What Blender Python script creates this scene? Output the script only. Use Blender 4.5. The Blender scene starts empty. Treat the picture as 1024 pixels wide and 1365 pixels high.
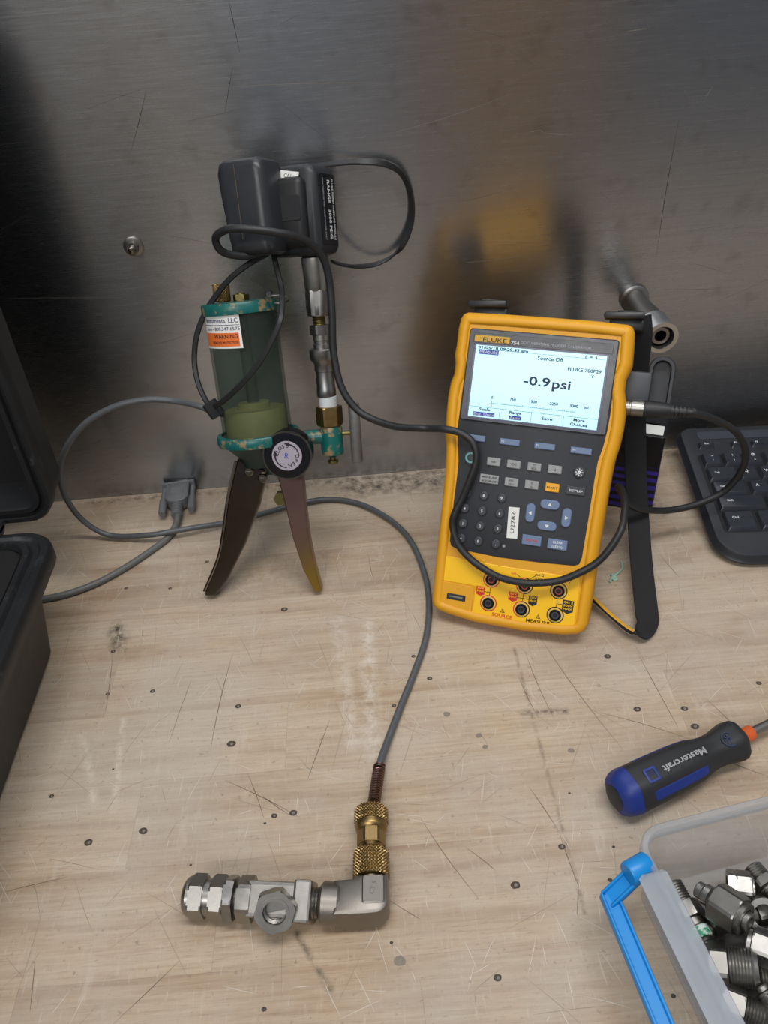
import bpy, bmesh, math, random
from mathutils import Matrix, Vector

random.seed(7)
SC = bpy.context.scene
COL = SC.collection
MM = 0.001
PI = math.pi
R = math.radians

# ------------------------------------------------------------------ camera
cam_d = bpy.data.cameras.new('camera')
cam = bpy.data.objects.new('camera', cam_d)
COL.objects.link(cam)
PITCH, ROLL, CAM_H, FPX = 0.68, 0.0853, 0.50, 1075.0
cam_d.sensor_fit = 'VERTICAL'
cam_d.sensor_height = 36.0
cam_d.sensor_width = 27.0
cam_d.lens = 36.0 * FPX / 1365.0
cam_d.clip_start = 0.01
cam.matrix_world = (Matrix.Translation((0, 0, CAM_H)) @ Matrix.Rotation(PI / 2 - PITCH, 4, 'X')
                    @ Matrix.Rotation(-ROLL, 4, 'Z'))
SC.camera = cam

# ------------------------------------------------------------------ view, world, lights
vs = SC.view_settings
vs.view_transform = 'Standard'
vs.look = 'None'
vs.gamma = 1.0
vs.use_curve_mapping = False
vs.exposure = -0.22
world = bpy.data.worlds.new('world')
SC.world = world
world.use_nodes = True
bg = world.node_tree.nodes['Background']
bg.inputs[0].default_value = (0.90, 0.95, 1.0, 1)
bg.inputs[1].default_value = 0.36


def area(name, loc, sx, sy, power, color, target):
    d = bpy.data.lights.new(name, 'AREA')
    d.shape = 'RECTANGLE'
    d.size, d.size_y = sx, sy
    d.energy = power
    d.color = color
    o = bpy.data.objects.new(name, d)
    COL.objects.link(o)
    o.location = loc
    o.rotation_euler = (Vector(target) - Vector(loc)).to_track_quat('-Z', 'Y').to_euler()
    return o


# two ceiling fluorescent fixtures
area('ceiling_lamp_light', (0.20, 0.12, 1.62), 1.2, 0.30, 20.0, (1.0, 0.985, 0.965), (0.20, 0.12, 0))
area('ceiling_lamp_light', (-0.7, -1.3, 1.62), 1.2, 0.30, 30.0, (1.0, 0.985, 0.965), (-0.7, -1.3, 0))

# ------------------------------------------------------------------ node helpers
MATS = {}


class NT:
    def __init__(s, name):
        m = bpy.data.materials.new(name)
        m.use_nodes = True
        s.m, s.t = m, m.node_tree
        s.n, s.l = s.t.nodes, s.t.links
        s.b = s.n['Principled BSDF']

    def new(s, typ, **kw):
        n = s.n.new(typ)
        for k, v in kw.items():
            setattr(n, k, v)
        return n

    def inp(s, sock, v):
        if hasattr(v, 'is_output') or isinstance(v, bpy.types.NodeSocket):
            s.l.new(v, sock)
        else:
            sock.default_value = v

    def math(s, op, a, b=0.0, clamp=False):
        n = s.new('ShaderNodeMath', operation=op, use_clamp=clamp)
        s.inp(n.inputs[0], a)
        s.inp(n.inputs[1], b)
        return n.outputs[0]

    def vec(s, op, a, b=(0, 0, 0)):
        n = s.new('ShaderNodeVectorMath', operation=op)
        s.inp(n.inputs[0], a)
        s.inp(n.inputs[1], b)
        return n

    def mix(s, f, a, b, blend='MIX'):
        n = s.new('ShaderNodeMix', data_type='RGBA', blend_type=blend)
        s.inp(n.inputs[0], f)
        s.inp(n.inputs[6], a)
        s.inp(n.inputs[7], b)
        return n.outputs[2]

    def noise(s, scale, vec=None, detail=3.0, rough=0.5, dist=0.0):
        n = s.new('ShaderNodeTexNoise')
        n.inputs['Scale'].default_value = scale
        n.inputs['Detail'].default_value = detail
        n.inputs['Roughness'].default_value = rough
        n.inputs['Distortion'].default_value = dist
        if vec is not None:
            s.l.new(vec, n.inputs['Vector'])
        return n.outputs['Fac']

    def ramp(s, f, stops):
        n = s.new('ShaderNodeValToRGB')
        s.l.new(f, n.inputs[0])
        e = n.color_ramp.elements
        while len(e) < len(stops):
            e.new(0.5)
        for i, (p, c) in enumerate(stops):
            e[i].position = p
            e[i].color = c if len(c) == 4 else (*c, 1)
        return n.outputs[0]

    def bump(s, h, strength=0.2, dist=0.001):
        n = s.new('ShaderNodeBump')
        n.inputs['Strength'].default_value = strength
        n.inputs['Distance'].default_value = dist
        s.l.new(h, n.inputs['Height'])
        s.l.new(n.outputs[0], s.b.inputs['Normal'])

    def pos(s):
        return s.new('ShaderNodeNewGeometry').outputs['Position']

    def obj(s):
        return s.new('ShaderNodeTexCoord').outputs['Object']

    def scaled(s, v, sc):
        return s.vec('MULTIPLY', v, sc).outputs[0]


def srgb(r, g, b):
    f = lambda c: (c / 255 / 12.92) if c / 255 <= 0.04045 else ((c / 255 + 0.055) / 1.055) ** 2.4
    return (f(r), f(g), f(b), 1.0)


def mat(name, col, rough=0.5, metal=0.0, var=0.12, nscale=60.0, bump=0.0, spec=0.5, dirt=None, dirt_t=0.6,
        coat=0.0, emit=0.0):
    """plain procedural material: colour varied by noise, optional dirt/wear patches and fine relief"""
    if name in MATS:
        return MATS[name]
    t = NT(name)
    p = t.obj()
    n = t.noise(nscale, p, 4.0, 0.6)
    dark = tuple(c * (1 - var) for c in col[:3]) + (1,)
    lite = tuple(min(1, c * (1 + var)) for c in col[:3]) + (1,)
    c = t.mix(n, dark, lite)
    if dirt is not None:
        n2 = t.noise(nscale * 0.7 + 30, p, 5.0, 0.65)
        f = t.ramp(n2, [(dirt_t, (0, 0, 0)), (dirt_t + 0.06, (1, 1, 1))])
        c = t.mix(f, c, dirt)
    t.l.new(c, t.b.inputs['Base Color'])
    rr = t.math('ADD', t.math('MULTIPLY', n, 0.16), rough - 0.08)
    t.l.new(rr, t.b.inputs['Roughness'])
    t.b.inputs['Metallic'].default_value = metal
    t.b.inputs['Specular IOR Level'].default_value = spec
    t.b.inputs['Coat Weight'].default_value = coat
    if emit:
        t.l.new(c, t.b.inputs['Emission Color'])
        t.b.inputs['Emission Strength'].default_value = emit
    if bump:
        t.bump(t.noise(nscale * 8, p, 2.0), bump, 0.0006)
    MATS[name] = t.m
    return t.m


STEEL = mat('machined_steel', srgb(150, 147, 142), 0.36, 1.0, 0.10, 120, 0.05)
STEEL_D = mat('dark_steel', srgb(140, 138, 136), 0.36, 1.0, 0.18, 160, 0.08)
CHROME = mat('worn_chrome', srgb(128, 122, 112), 0.22, 1.0, 0.25, 40)
BRASS = mat('tarnished_brass', srgb(148, 124, 82), 0.36, 1.0, 0.22, 200, 0.05)
BRASS_D = mat('dark_brass', srgb(120, 112, 72), 0.45, 1.0, 0.25, 150)
BLACK = mat('black_plastic', srgb(34, 35, 38), 0.42, 0, 0.15, 90, 0.10)
BLACK_R = mat('black_rubber', srgb(30, 31, 33), 0.50, 0, 0.15, 90, 0.05)
BLACK_GL = mat('black_gloss', srgb(17, 18, 22), 0.16, 0, 0.10, 50)
WHITE_P = mat('white_print', srgb(220, 222, 224), 0.6, 0, 0.03)
BLACK_P = mat('black_print', srgb(22, 22, 24), 0.6, 0, 0.03)
RED_P = mat('red_print', srgb(198, 44, 30), 0.6, 0, 0.05)
BLUE_P = mat('navy_print', srgb(24, 32, 96), 0.5, 0, 0.05)
PAPER = mat('paper_label', srgb(226, 226, 222), 0.6, 0, 0.04)
TEAL = mat('chipped_teal_paint', srgb(12, 92, 88), 0.36, 0, 0.30, 90, 0.10, dirt=srgb(138, 118, 84), dirt_t=0.53)
TEAL_D = mat('dark_green_paint', srgb(12, 40, 38), 0.45, 0, 0.25, 80)
YELLOW = mat('worn_yellow_rubber', srgb(222, 158, 20), 0.48, 0, 0.05, 40, 0.04, dirt=srgb(188, 136, 26), dirt_t=0.70)
YELLOW_B = mat('bright_yellow_panel', srgb(246, 190, 8), 0.42, 0, 0.03, 40)

# ------------------------------------------------------------------ mesh helpers (all geometry in millimetres)


def link(name, bm, m, parent=None, smooth=35, xf=None):
    if xf is not None:
        bm.transform(xf)
    bm.transform(Matrix.Scale(MM, 4))
    bmesh.ops.recalc_face_normals(bm, faces=bm.faces)
    me = bpy.data.meshes.new(name)
    bm.to_mesh(me)
    bm.free()
    if smooth:
        me.shade_smooth()
        me.set_sharp_from_angle(angle=R(smooth))
    me.materials.append(m)
    o = bpy.data.objects.new(name, me)
    COL.objects.link(o)
    if parent is not None:
        o.parent = parent
    return o


def thing(name, label, cat, loc=(0, 0, 0), mtx=None, group=None):
    o = bpy.data.objects.new(name, None)
    COL.objects.link(o)
    o.empty_display_size = 0.02
    if mtx is not None:
        o.matrix_world = mtx
    else:
        o.location = Vector(loc) * MM
    o['label'], o['category'] = label, cat
    if group:
        o['group'] = group
    return o


def struct(o):
    o['kind'] = 'structure'
    return o


def tag(o, label, cat, group=None):
    o['label'], o['category'] = label, cat
    if group:
        o['group'] = group
    return o


def T(x, y, z):
    return Matrix.Translation((x, y, z))


def frame(p, d, up=(0, 0, 1)):
    """matrix whose Z axis runs along d, at p"""
    z = Vector(d).normalized()
    u = Vector(up)
    if abs(z.dot(u)) > 0.98:
        u = Vector((0, 1, 0))
    x = u.cross(z).normalized()
    y = z.cross(x)
    m = Matrix((x, y, z)).transposed().to_4x4()
    m.translation = Vector(p)
    return m


def add_mesh(bm, verts, faces, xf=None):
    vs_ = [bm.verts.new((xf @ Vector(v)) if xf is not None else v) for v in verts]
    for f in faces:
        try:
            bm.faces.new([vs_[i] for i in f])
        except ValueError:
            pass
    return bm


def box(w, h, d, r=0.0, seg=2, c=(0, 0, 0), bm=None, xf=None):
    b = bmesh.new()
    bmesh.ops.create_cube(b, size=1.0)
    bmesh.ops.scale(b, vec=(w, h, d), verts=b.verts)
    if r > 0:
        bmesh.ops.bevel(b, geom=list(b.edges), offset=r, segments=seg, affect='EDGES', profile=0.5)
    bmesh.ops.translate(b, vec=c, verts=b.verts)
    if xf is not None:
        b.transform(xf)
    return merge(bm, b)


def merge(bm, b):
    if bm is None:
        return b
    me = bpy.data.meshes.new('tmp')
    b.to_mesh(me)
    b.free()
    bm.from_mesh(me)
    bpy.data.meshes.remove(me)
    return bm


def lathe(prof, n=32, xf=None, bm=None, cap=True, fn=None):
    """prof = [(r, z)...] about Z; fn(r, z, theta) may change the radius"""
    bm = bm or bmesh.new()
    vv, ff = [], []
    for r, z in prof:
        for i in range(n):
            a = 2 * PI * i / n
            rr = fn(r, z, a) if fn else r
            vv.append((rr * math.cos(a), rr * math.sin(a), z))
    for k in range(len(prof) - 1):
        for i in range(n):
            j = (i + 1) % n
            ff.append((k * n + i, k * n + j, (k + 1) * n + j, (k + 1) * n + i))
    if cap:
        ff.append(tuple(range(n))[::-1])
        ff.append(tuple((len(prof) - 1) * n + i for i in range(n)))
    return add_mesh(bm, vv, ff, xf)


def ring(ro, ri, z0, z1, n=32, xf=None, bm=None):
    """hollow cylinder"""
    bm = bm or bmesh.new()
    vv, ff = [], []
    for r, z in ((ro, z0), (ro, z1), (ri, z1), (ri, z0)):
        for i in range(n):
            a = 2 * PI * i / n
            vv.append((r * math.cos(a), r * math.sin(a), z))
    for k in range(4):
        for i in range(n):
            j = (i + 1) % n
            k2 = (k + 1) % 4
            ff.append((k * n + i, k * n + j, k2 * n + j, k2 * n + i))
    return add_mesh(bm, vv, ff, xf)


def hexa(af, z0, z1, ch=0.8, xf=None, bm=None, rot=0.0, ri=0.0):
    """hexagonal nut with chamfered corners; ri > 0 leaves a bore"""
    bm = bm or bmesh.new()
    n = 36
    apo = af / 2

    def hr(a):
        a = (a - rot) % (PI / 3) - PI / 6
        return apo / math.cos(a)
    L = abs(z1 - z0)
    ch = min(ch, L * 0.3)
    s = 1 if z1 > z0 else -1
    prof = [(0, z0), (1, z0 + s * ch), (1, z1 - s * ch), (0, z1)]
    vv, ff = [], []
    for q, z in prof:
        for i in range(n):
            a = 2 * PI * i / n
            r = hr(a) if q else min(hr(a), apo * 1.075)
            vv.append((r * math.cos(a), r * math.sin(a), z))
    for k in range(3):
        for i in range(n):
            j = (i + 1) % n
            ff.append((k * n + i, k * n + j, (k + 1) * n + j, (k + 1) * n + i))
    if ri <= 0:
        ff.append(tuple(range(n)))
        ff.append(tuple(3 * n + i for i in range(n)))
    else:
        b0 = len(vv)
        for z in (z1, z0):
            for i in range(n):
                a = 2 * PI * i / n
                vv.append((ri * math.cos(a), ri * math.sin(a), z))
        for i in range(n):
            j = (i + 1) % n
            ff.append((3 * n + i, 3 * n + j, b0 + j, b0 + i))
            ff.append((b0 + i, b0 + j, b0 + n + j, b0 + n + i))
            ff.append((b0 + n + i, b0 + n + j, j, i))
    return add_mesh(bm, vv, ff, xf)


def thread_prof(r, z0, z1, pitch=1.4, depth=0.7):
    out = []
    n = max(2, int(abs(z1 - z0) / pitch))
    for i in range(n):
        a = z0 + (z1 - z0) * i / n
        b = z0 + (z1 - z0) * (i + 0.5) / n
        out += [(r - depth, a), (r, b)]
    out.append((r - depth, z1))
    return out


def knurl(r, z0, z1, xf=None, bm=None, k=22, amp=0.45, rows=26, n=132):
    def fn(rr, z, a):
        m = 2 * PI * (z - z0) / (2 * PI * r / k)
        if z <= z0 + 0.4 or z >= z1 - 0.4:
            return rr
        return rr + amp * (max(abs(math.sin((k * a + m) / 2)), abs(math.sin((k * a - m) / 2))) - 0.9) * -1.6
    prof = [(r - 1.0, z0), (r, z0 + 0.5)]
    for i in range(rows):
        prof.append((r, z0 + 0.6 + (z1 - z0 - 1.2) * i / (rows - 1)))
    prof += [(r, z1 - 0.5), (r - 1.0, z1)]
    return lathe(prof, n, xf, bm, fn=fn)


def catmull(pts, sub=8, closed=False):
    P = [Vector(p) for p in pts]
    out = []
    n = len(P)
    for i in range(n if closed else n - 1):
        if closed:
            a, b, c, d = P[(i - 1) % n], P[i], P[(i + 1) % n], P[(i + 2) % n]
        else:
            b, c = P[i], P[i + 1]
            a = P[i - 1] if i > 0 else b * 2 - c
            d = P[i + 2] if i + 2 < n else c * 2 - b
        for k in range(sub):
            t = k / sub
            out.append(0.5 * ((2 * b) + (c - a) * t + (2 * a - 5 * b + 4 * c - d) * t * t
                              + (3 * b - a - 3 * c + d) * t ** 3))
    if not closed:
        out.append(P[-1])
    return out


def sweep(path, sect, xf=None, bm=None, up=(0, 0, 1), transport=True, closed=False):
    """sweep a closed cross-section [(a, b)...] along a list of points; sect may be a function of the fraction"""
    bm = bm or bmesh.new()
    n = len(path)
    tang = []
    for i in range(n):
        if closed:
            d = path[(i + 1) % n] - path[(i - 1) % n]
        else:
            d = path[min(n - 1, i + 1)] - path[max(0, i - 1)]
        tang.append(d.normalized())
    u = Vector(up(0.0)) if callable(up) else Vector(up)
    if abs(u.dot(tang[0])) > 0.95:
        u = Vector((1, 0, 0))
    nrm = (u - tang[0] * u.dot(tang[0])).normalized()
    rings = []
    for i in range(n):
        if transport:
            nrm = (nrm - tang[i] * nrm.dot(tang[i])).normalized()
        else:
            u2 = Vector(up(i / (n - 1))) if callable(up) else Vector(up)
            nrm = (u2 - tang[i] * u2.dot(tang[i])).normalized()
        bi = tang[i].cross(nrm)
        s = sect(i / (n - 1)) if callable(sect) else sect
        rings.append([path[i] + nrm * b + bi * a for a, b in s])
    m = len(rings[0])
    vv = [v for r_ in rings for v in r_]
    ff = []
    for i in range(n if closed else n - 1):
        i2 = (i + 1) % n
        for j in range(m):
            k = (j + 1) % m
            ff.append((i * m + j, i * m + k, i2 * m + k, i2 * m + j))
    if not closed:
        ff.append(tuple(range(m)))
        ff.append(tuple((n - 1) * m + j for j in range(m)))
    return add_mesh(bm, vv, ff, xf)


def circ(r, n=10):
    return [(r * math.cos(2 * PI * i / n), r * math.sin(2 * PI * i / n)) for i in range(n)]


def rect_sect(w, t, r=0.6):
    a, b = w / 2, t / 2
    r = min(r, b * 0.8)
    return [(-a + r, -b), (a - r, -b), (a, -b + r), (a, b - r), (a - r, b), (-a + r, b), (-a, b - r), (-a, -b + r)]


def tube(pts, r, n=10, sub=8, xf=None, bm=None):
    return sweep(catmull(pts, sub), circ(r, n), xf, bm)


def area2(poly):
    return sum(poly[i][0] * poly[(i + 1) % len(poly)][1] - poly[(i + 1) % len(poly)][0] * poly[i][1]
               for i in range(len(poly)))


def inset(poly, d):
    """move each vertex of a ccw polygon inwards by d"""
    n = len(poly)
    out = []
    for i in range(n):
        p0, p1, p2 = Vector(poly[i - 1]), Vector(poly[i]), Vector(poly[(i + 1) % n])
        e1, e2 = (p1 - p0).normalized(), (p2 - p1).normalized()
        n1, n2 = Vector((-e1.y, e1.x)), Vector((-e2.y, e2.x))
        b = n1 + n2
        k = max(0.35, b.length_squared / 2)
        out.append(tuple(p1 + b * (d / k) * 0.5 * 2 / 2 if False else p1 + b * (d / max(0.35, 1 + n1.dot(n2)))))
    return out


def rings_prism(poly, levels, xf=None, bm=None, cap0=True, cap1=True, vfn=None):
    """levels = [(inset, z)...] stacked outlines of one polygon"""
    bm = bm or bmesh.new()
    if area2(poly) < 0:
        poly = poly[::-1]
    n = len(poly)
    vv, ff = [], []
    for ins, z in levels:
        for x, y in (inset(poly, ins) if ins else poly):
            p = (x, y, z)
            vv.append(vfn(p) if vfn else p)
    for k in range(len(levels) - 1):
        for i in range(n):
            j = (i + 1) % n
            ff.append((k * n + i, k * n + j, (k + 1) * n + j, (k + 1) * n + i))
    if cap0:
        ff.append(tuple(range(n))[::-1])
    if cap1:
        ff.append(tuple((len(levels) - 1) * n + i for i in range(n)))
    return add_mesh(bm, vv, ff, xf)


def rrect(w, h, r, seg=4, cx=0.0, cy=0.0):
    out = []
    for sx, sy, a0 in ((1, 1, 0), (-1, 1, 90), (-1, -1, 180), (1, -1, 270)):
        for i in range(seg + 1):
            a = R(a0 + 90 * i / seg)
            out.append((cx + sx * (w / 2 - r) + r * math.cos(a), cy + sy * (h / 2 - r) + r * math.sin(a)))
    return out


def plate(w, h, r, z0, z1, ch=0.5, cx=0.0, cy=0.0, xf=None, bm=None, seg=4):
    return rings_prism(rrect(w, h, r, seg, cx, cy), [(0, z0), (0, z1 - ch), (ch, z1)], xf, bm)


FONT_CACHE = {}


def text_bm(s, size, align='CENTER', bold=0.0, ext=0.06, width=None, space=1.0):
    """lettering as a mesh in mm, baseline centred on y = 0"""
    key = (s, size, align, bold, ext, width, space)
    cu = bpy.data.curves.new('t', 'FONT')
    cu.body = s
    cu.size = size
    cu.align_x = align
    cu.align_y = 'CENTER'
    cu.extrude = ext
    cu.offset = bold
    cu.resolution_u = 2
    cu.space_character = space
    o = bpy.data.objects.new('t', cu)
    me = o.to_mesh()
    bm = bmesh.new()
    bm.from_mesh(me)
    o.to_mesh_clear()
    bpy.data.objects.remove(o)
    bpy.data.curves.remove(cu)
    if width and bm.verts:
        xs = [v.co.x for v in bm.verts]
        k = width / max(1e-6, max(xs) - min(xs))
        bmesh.ops.scale(bm, vec=(k, 1, 1), verts=bm.verts)
    return bm


def text(s, size, x, y, z, m, parent, rot=0.0, name='lettering', xf=None, **kw):
    if m is MATS.get('lcd_ink'):
        kw.setdefault('bold', 0.09)
    bm = text_bm(s, size, **kw)
    mt = T(x, y, z) @ Matrix.Rotation(rot, 4, 'Z')
    if xf is not None:
        mt = xf @ mt
    return link(name, bm, m, parent, 0, mt)


# ------------------------------------------------------------------ setting: steel back wall, floor, far wall
WALL_Y = 682.6


def wall_material():
    t = NT('brushed_stainless_sheet')
    p = t.pos()
    big = t.noise(3.0, p, 3.0)
    streak = t.noise(1.0, t.scaled(p, (14, 1, 420)), 4.0, 0.6)
    fine = t.noise(1.0, t.scaled(p, (60, 1, 1500)), 2.0)
    mott = t.noise(38.0, p, 5.0, 0.6)
    c = t.mix(big, srgb(168, 172, 178), srgb(188, 190, 193))
    c = t.mix(t.math('MULTIPLY', streak, 0.35), c, srgb(118, 120, 123))
    # tarnish speckle low on the sheet
    f = t.ramp(mott, [(0.56, (0, 0, 0)), (0.72, (1, 1, 1))])
    c = t.mix(t.math('MULTIPLY', f, 0.30), c, srgb(112, 106, 98))
    t.l.new(c, t.b.inputs['Base Color'])
    t.b.inputs['Metallic'].default_value = 1.0
    rr = t.math('ADD', t.math('MULTIPLY', fine, 0.08), 0.19)
    t.l.new(t.math('ADD', rr, t.math('MULTIPLY', big, 0.06)), t.b.inputs['Roughness'])
    t.b.inputs['Anisotropic'].default_value = 0.78
    t.b.inputs['Anisotropic Rotation'].default_value = 0.25
    tg = t.new('ShaderNodeTangent', direction_type='RADIAL', axis='Y')
    t.l.new(tg.outputs[0], t.b.inputs['Tangent'])
    t.bump(t.math('ADD', t.math('MULTIPLY', streak, 0.3), t.math('MULTIPLY', t.noise(2.2, p, 1.0), 6.0)), 0.12, 0.002)
    return t.m


# the sheet carries its own tangent: a UV map whose u runs along the brushing
def uv_wall(o):
    me = o.data
    uv = me.uv_layers.new(name='brush')
    for lp in me.loops:
        co = me.vertices[lp.vertex_index].co
        uv.data[lp.index].uv = (co.x, co.z)


wm = wall_material()
for nd in wm.node_tree.nodes:
    if nd.type == 'TANGENT':
        nd.direction_type = 'UV_MAP'
        nd.uv_map = 'brush'
wall = struct(link('wall_back', box(3000, 6, 900, c=(0, WALL_Y + 3, 440)), wm, None, 0))
uv_wall(wall)

WSCR = [(140.6, 323.0, 149.6, 324.0), (149.6, 324.0, 152.7, 321.5), (152.7, 321.5, 177.0, 318.4), (25.4, 330.0, 127.0, 352.3),
        (-170.3, 337.3, -77.8, 325.4), (-165.0, 335.2, -84.0, 324.2), (-132.4, 373.4, 27.9, 367.2),
        (-160.1, 397.6, -141.3, 395.2), (278.9, 337.3, 283.3, 344.9), (210.6, 387.5, 225.7, 388.3),
        (324.7, 164.0, 365.2, 180.6), (-318.4, 223.7, -202.8, 213.2), (89.4, 220.3, 142.0, 222.4)]
DSCR = [(-79.3, 428.5, -77.2, 395.3), (-174.0, 334.8, -151.7, 375.9), (-95.9, 355.9, -84.5, 385.9), (260.6, 322.4, 258.8, 212.2)]


def scratch_lines(lines, name, m, w, parent, plane):
    bm = bmesh.new()
    for a, b, c, d in lines:
        n = 5
        pts = []
        L = math.hypot(c - a, d - b)
        nx, ny = -(d - b) / L, (c - a) / L
        bow = random.uniform(-0.02, 0.02) * L
        left, right = [], []
        for i in range(n + 1):
            t = i / n
            o = bow * math.sin(PI * t)
            ww = w * (0.25 + 0.75 * math.sin(PI * min(1, max(0, t)))) * random.uniform(0.7, 1.2)
            x, y = a + (c - a) * t + nx * o, b + (d - b) * t + ny * o
            left.append((x + nx * ww / 2, y + ny * ww / 2))
            right.append((x - nx * ww / 2, y - ny * ww / 2))
        poly = left + right[::-1]
        if plane == 'wall':
            vv = [(x, WALL_Y - 0.06, y) for x, y in poly]
        else:
            vv = [(x, y, 0.05) for x, y in poly]
        k = len(left)
        add_mesh(bm, vv, [(i, i + 1, 2 * k - 2 - i, 2 * k - 1 - i) for i in range(k - 1)])
    o = link(name, bm, m, parent, 0)
    o['kind'] = 'stuff'
    return o


M_SCR_L = mat('pale_scratch', srgb(176, 172, 164), 0.5, 1.0, 0.1)
M_SCR_D = mat('dark_scratch', srgb(62, 58, 54), 0.5, 0.6, 0.1)
rs = random.Random(3)
for _ in range(46):
    x, z = rs.uniform(-330, 360), rs.uniform(60, 440)
    a = rs.gauss(0.05, 0.35)
    L = rs.uniform(8, 60)
    WSCR.append((x, z, x + L * math.cos(a), z + L * math.sin(a)))
scratch_lines(WSCR[:13], 'scratch_marks', M_SCR_L, 0.55, wall, 'wall')
scratch_lines(WSCR[13:], 'scratch_marks', mat('faint_scratch', srgb(150, 147, 141), 0.45, 1.0, 0.1), 0.30, wall, 'wall')
scratch_lines(DSCR, 'scratch_marks', M_SCR_D, 0.45, wall, 'wall')

floor_m = mat('grey_concrete', srgb(128, 130, 134), 0.55, 0, 0.12, 6)
struct(link('floor', box(6000, 6000, 20, c=(0, -2300, -912)), floor_m, None, 0))
struct(link('wall_far', box(6000, 20, 2700, c=(0, -3600, 440)), mat('painted_far_wall', srgb(154, 160, 170), 0.7, 0, 0.06, 3), None, 0))


def reflection_cabinet(label, x, w, h, col):  # unseen cabinet, added only to give the steel wall warm bands to reflect
    c = thing('unseen_cabinet', label, 'cabinet', (x, -3300, -902))
    m = mat('cabinet_' + str(int(x)), col, 0.5, 0, 0.12, 8)
    link('carcass', box(w, 380, h, 6, 1, c=(0, 0, h / 2)), m, c, 0)
    for s_ in (-1, 1):
        d = link('cabinet_door', box(w / 2 - 14, 20, h - 60, 5, 1, c=(s_ * w / 4, 198, h / 2)), m, c, 0)
        link('handle', box(14, 24, 160, 4, 1, c=(s_ * 30, 218, h * 0.55)), STEEL_D, d, 0)


reflection_cabinet('tall honey brown cabinet added unseen behind the bench for the steel wall to reflect', 820, 760, 1750, srgb(206, 146, 62))
reflection_cabinet('wide pale cabinet added unseen behind the bench for the steel wall to reflect', -1150, 900, 1500, srgb(178, 156, 126))

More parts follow.
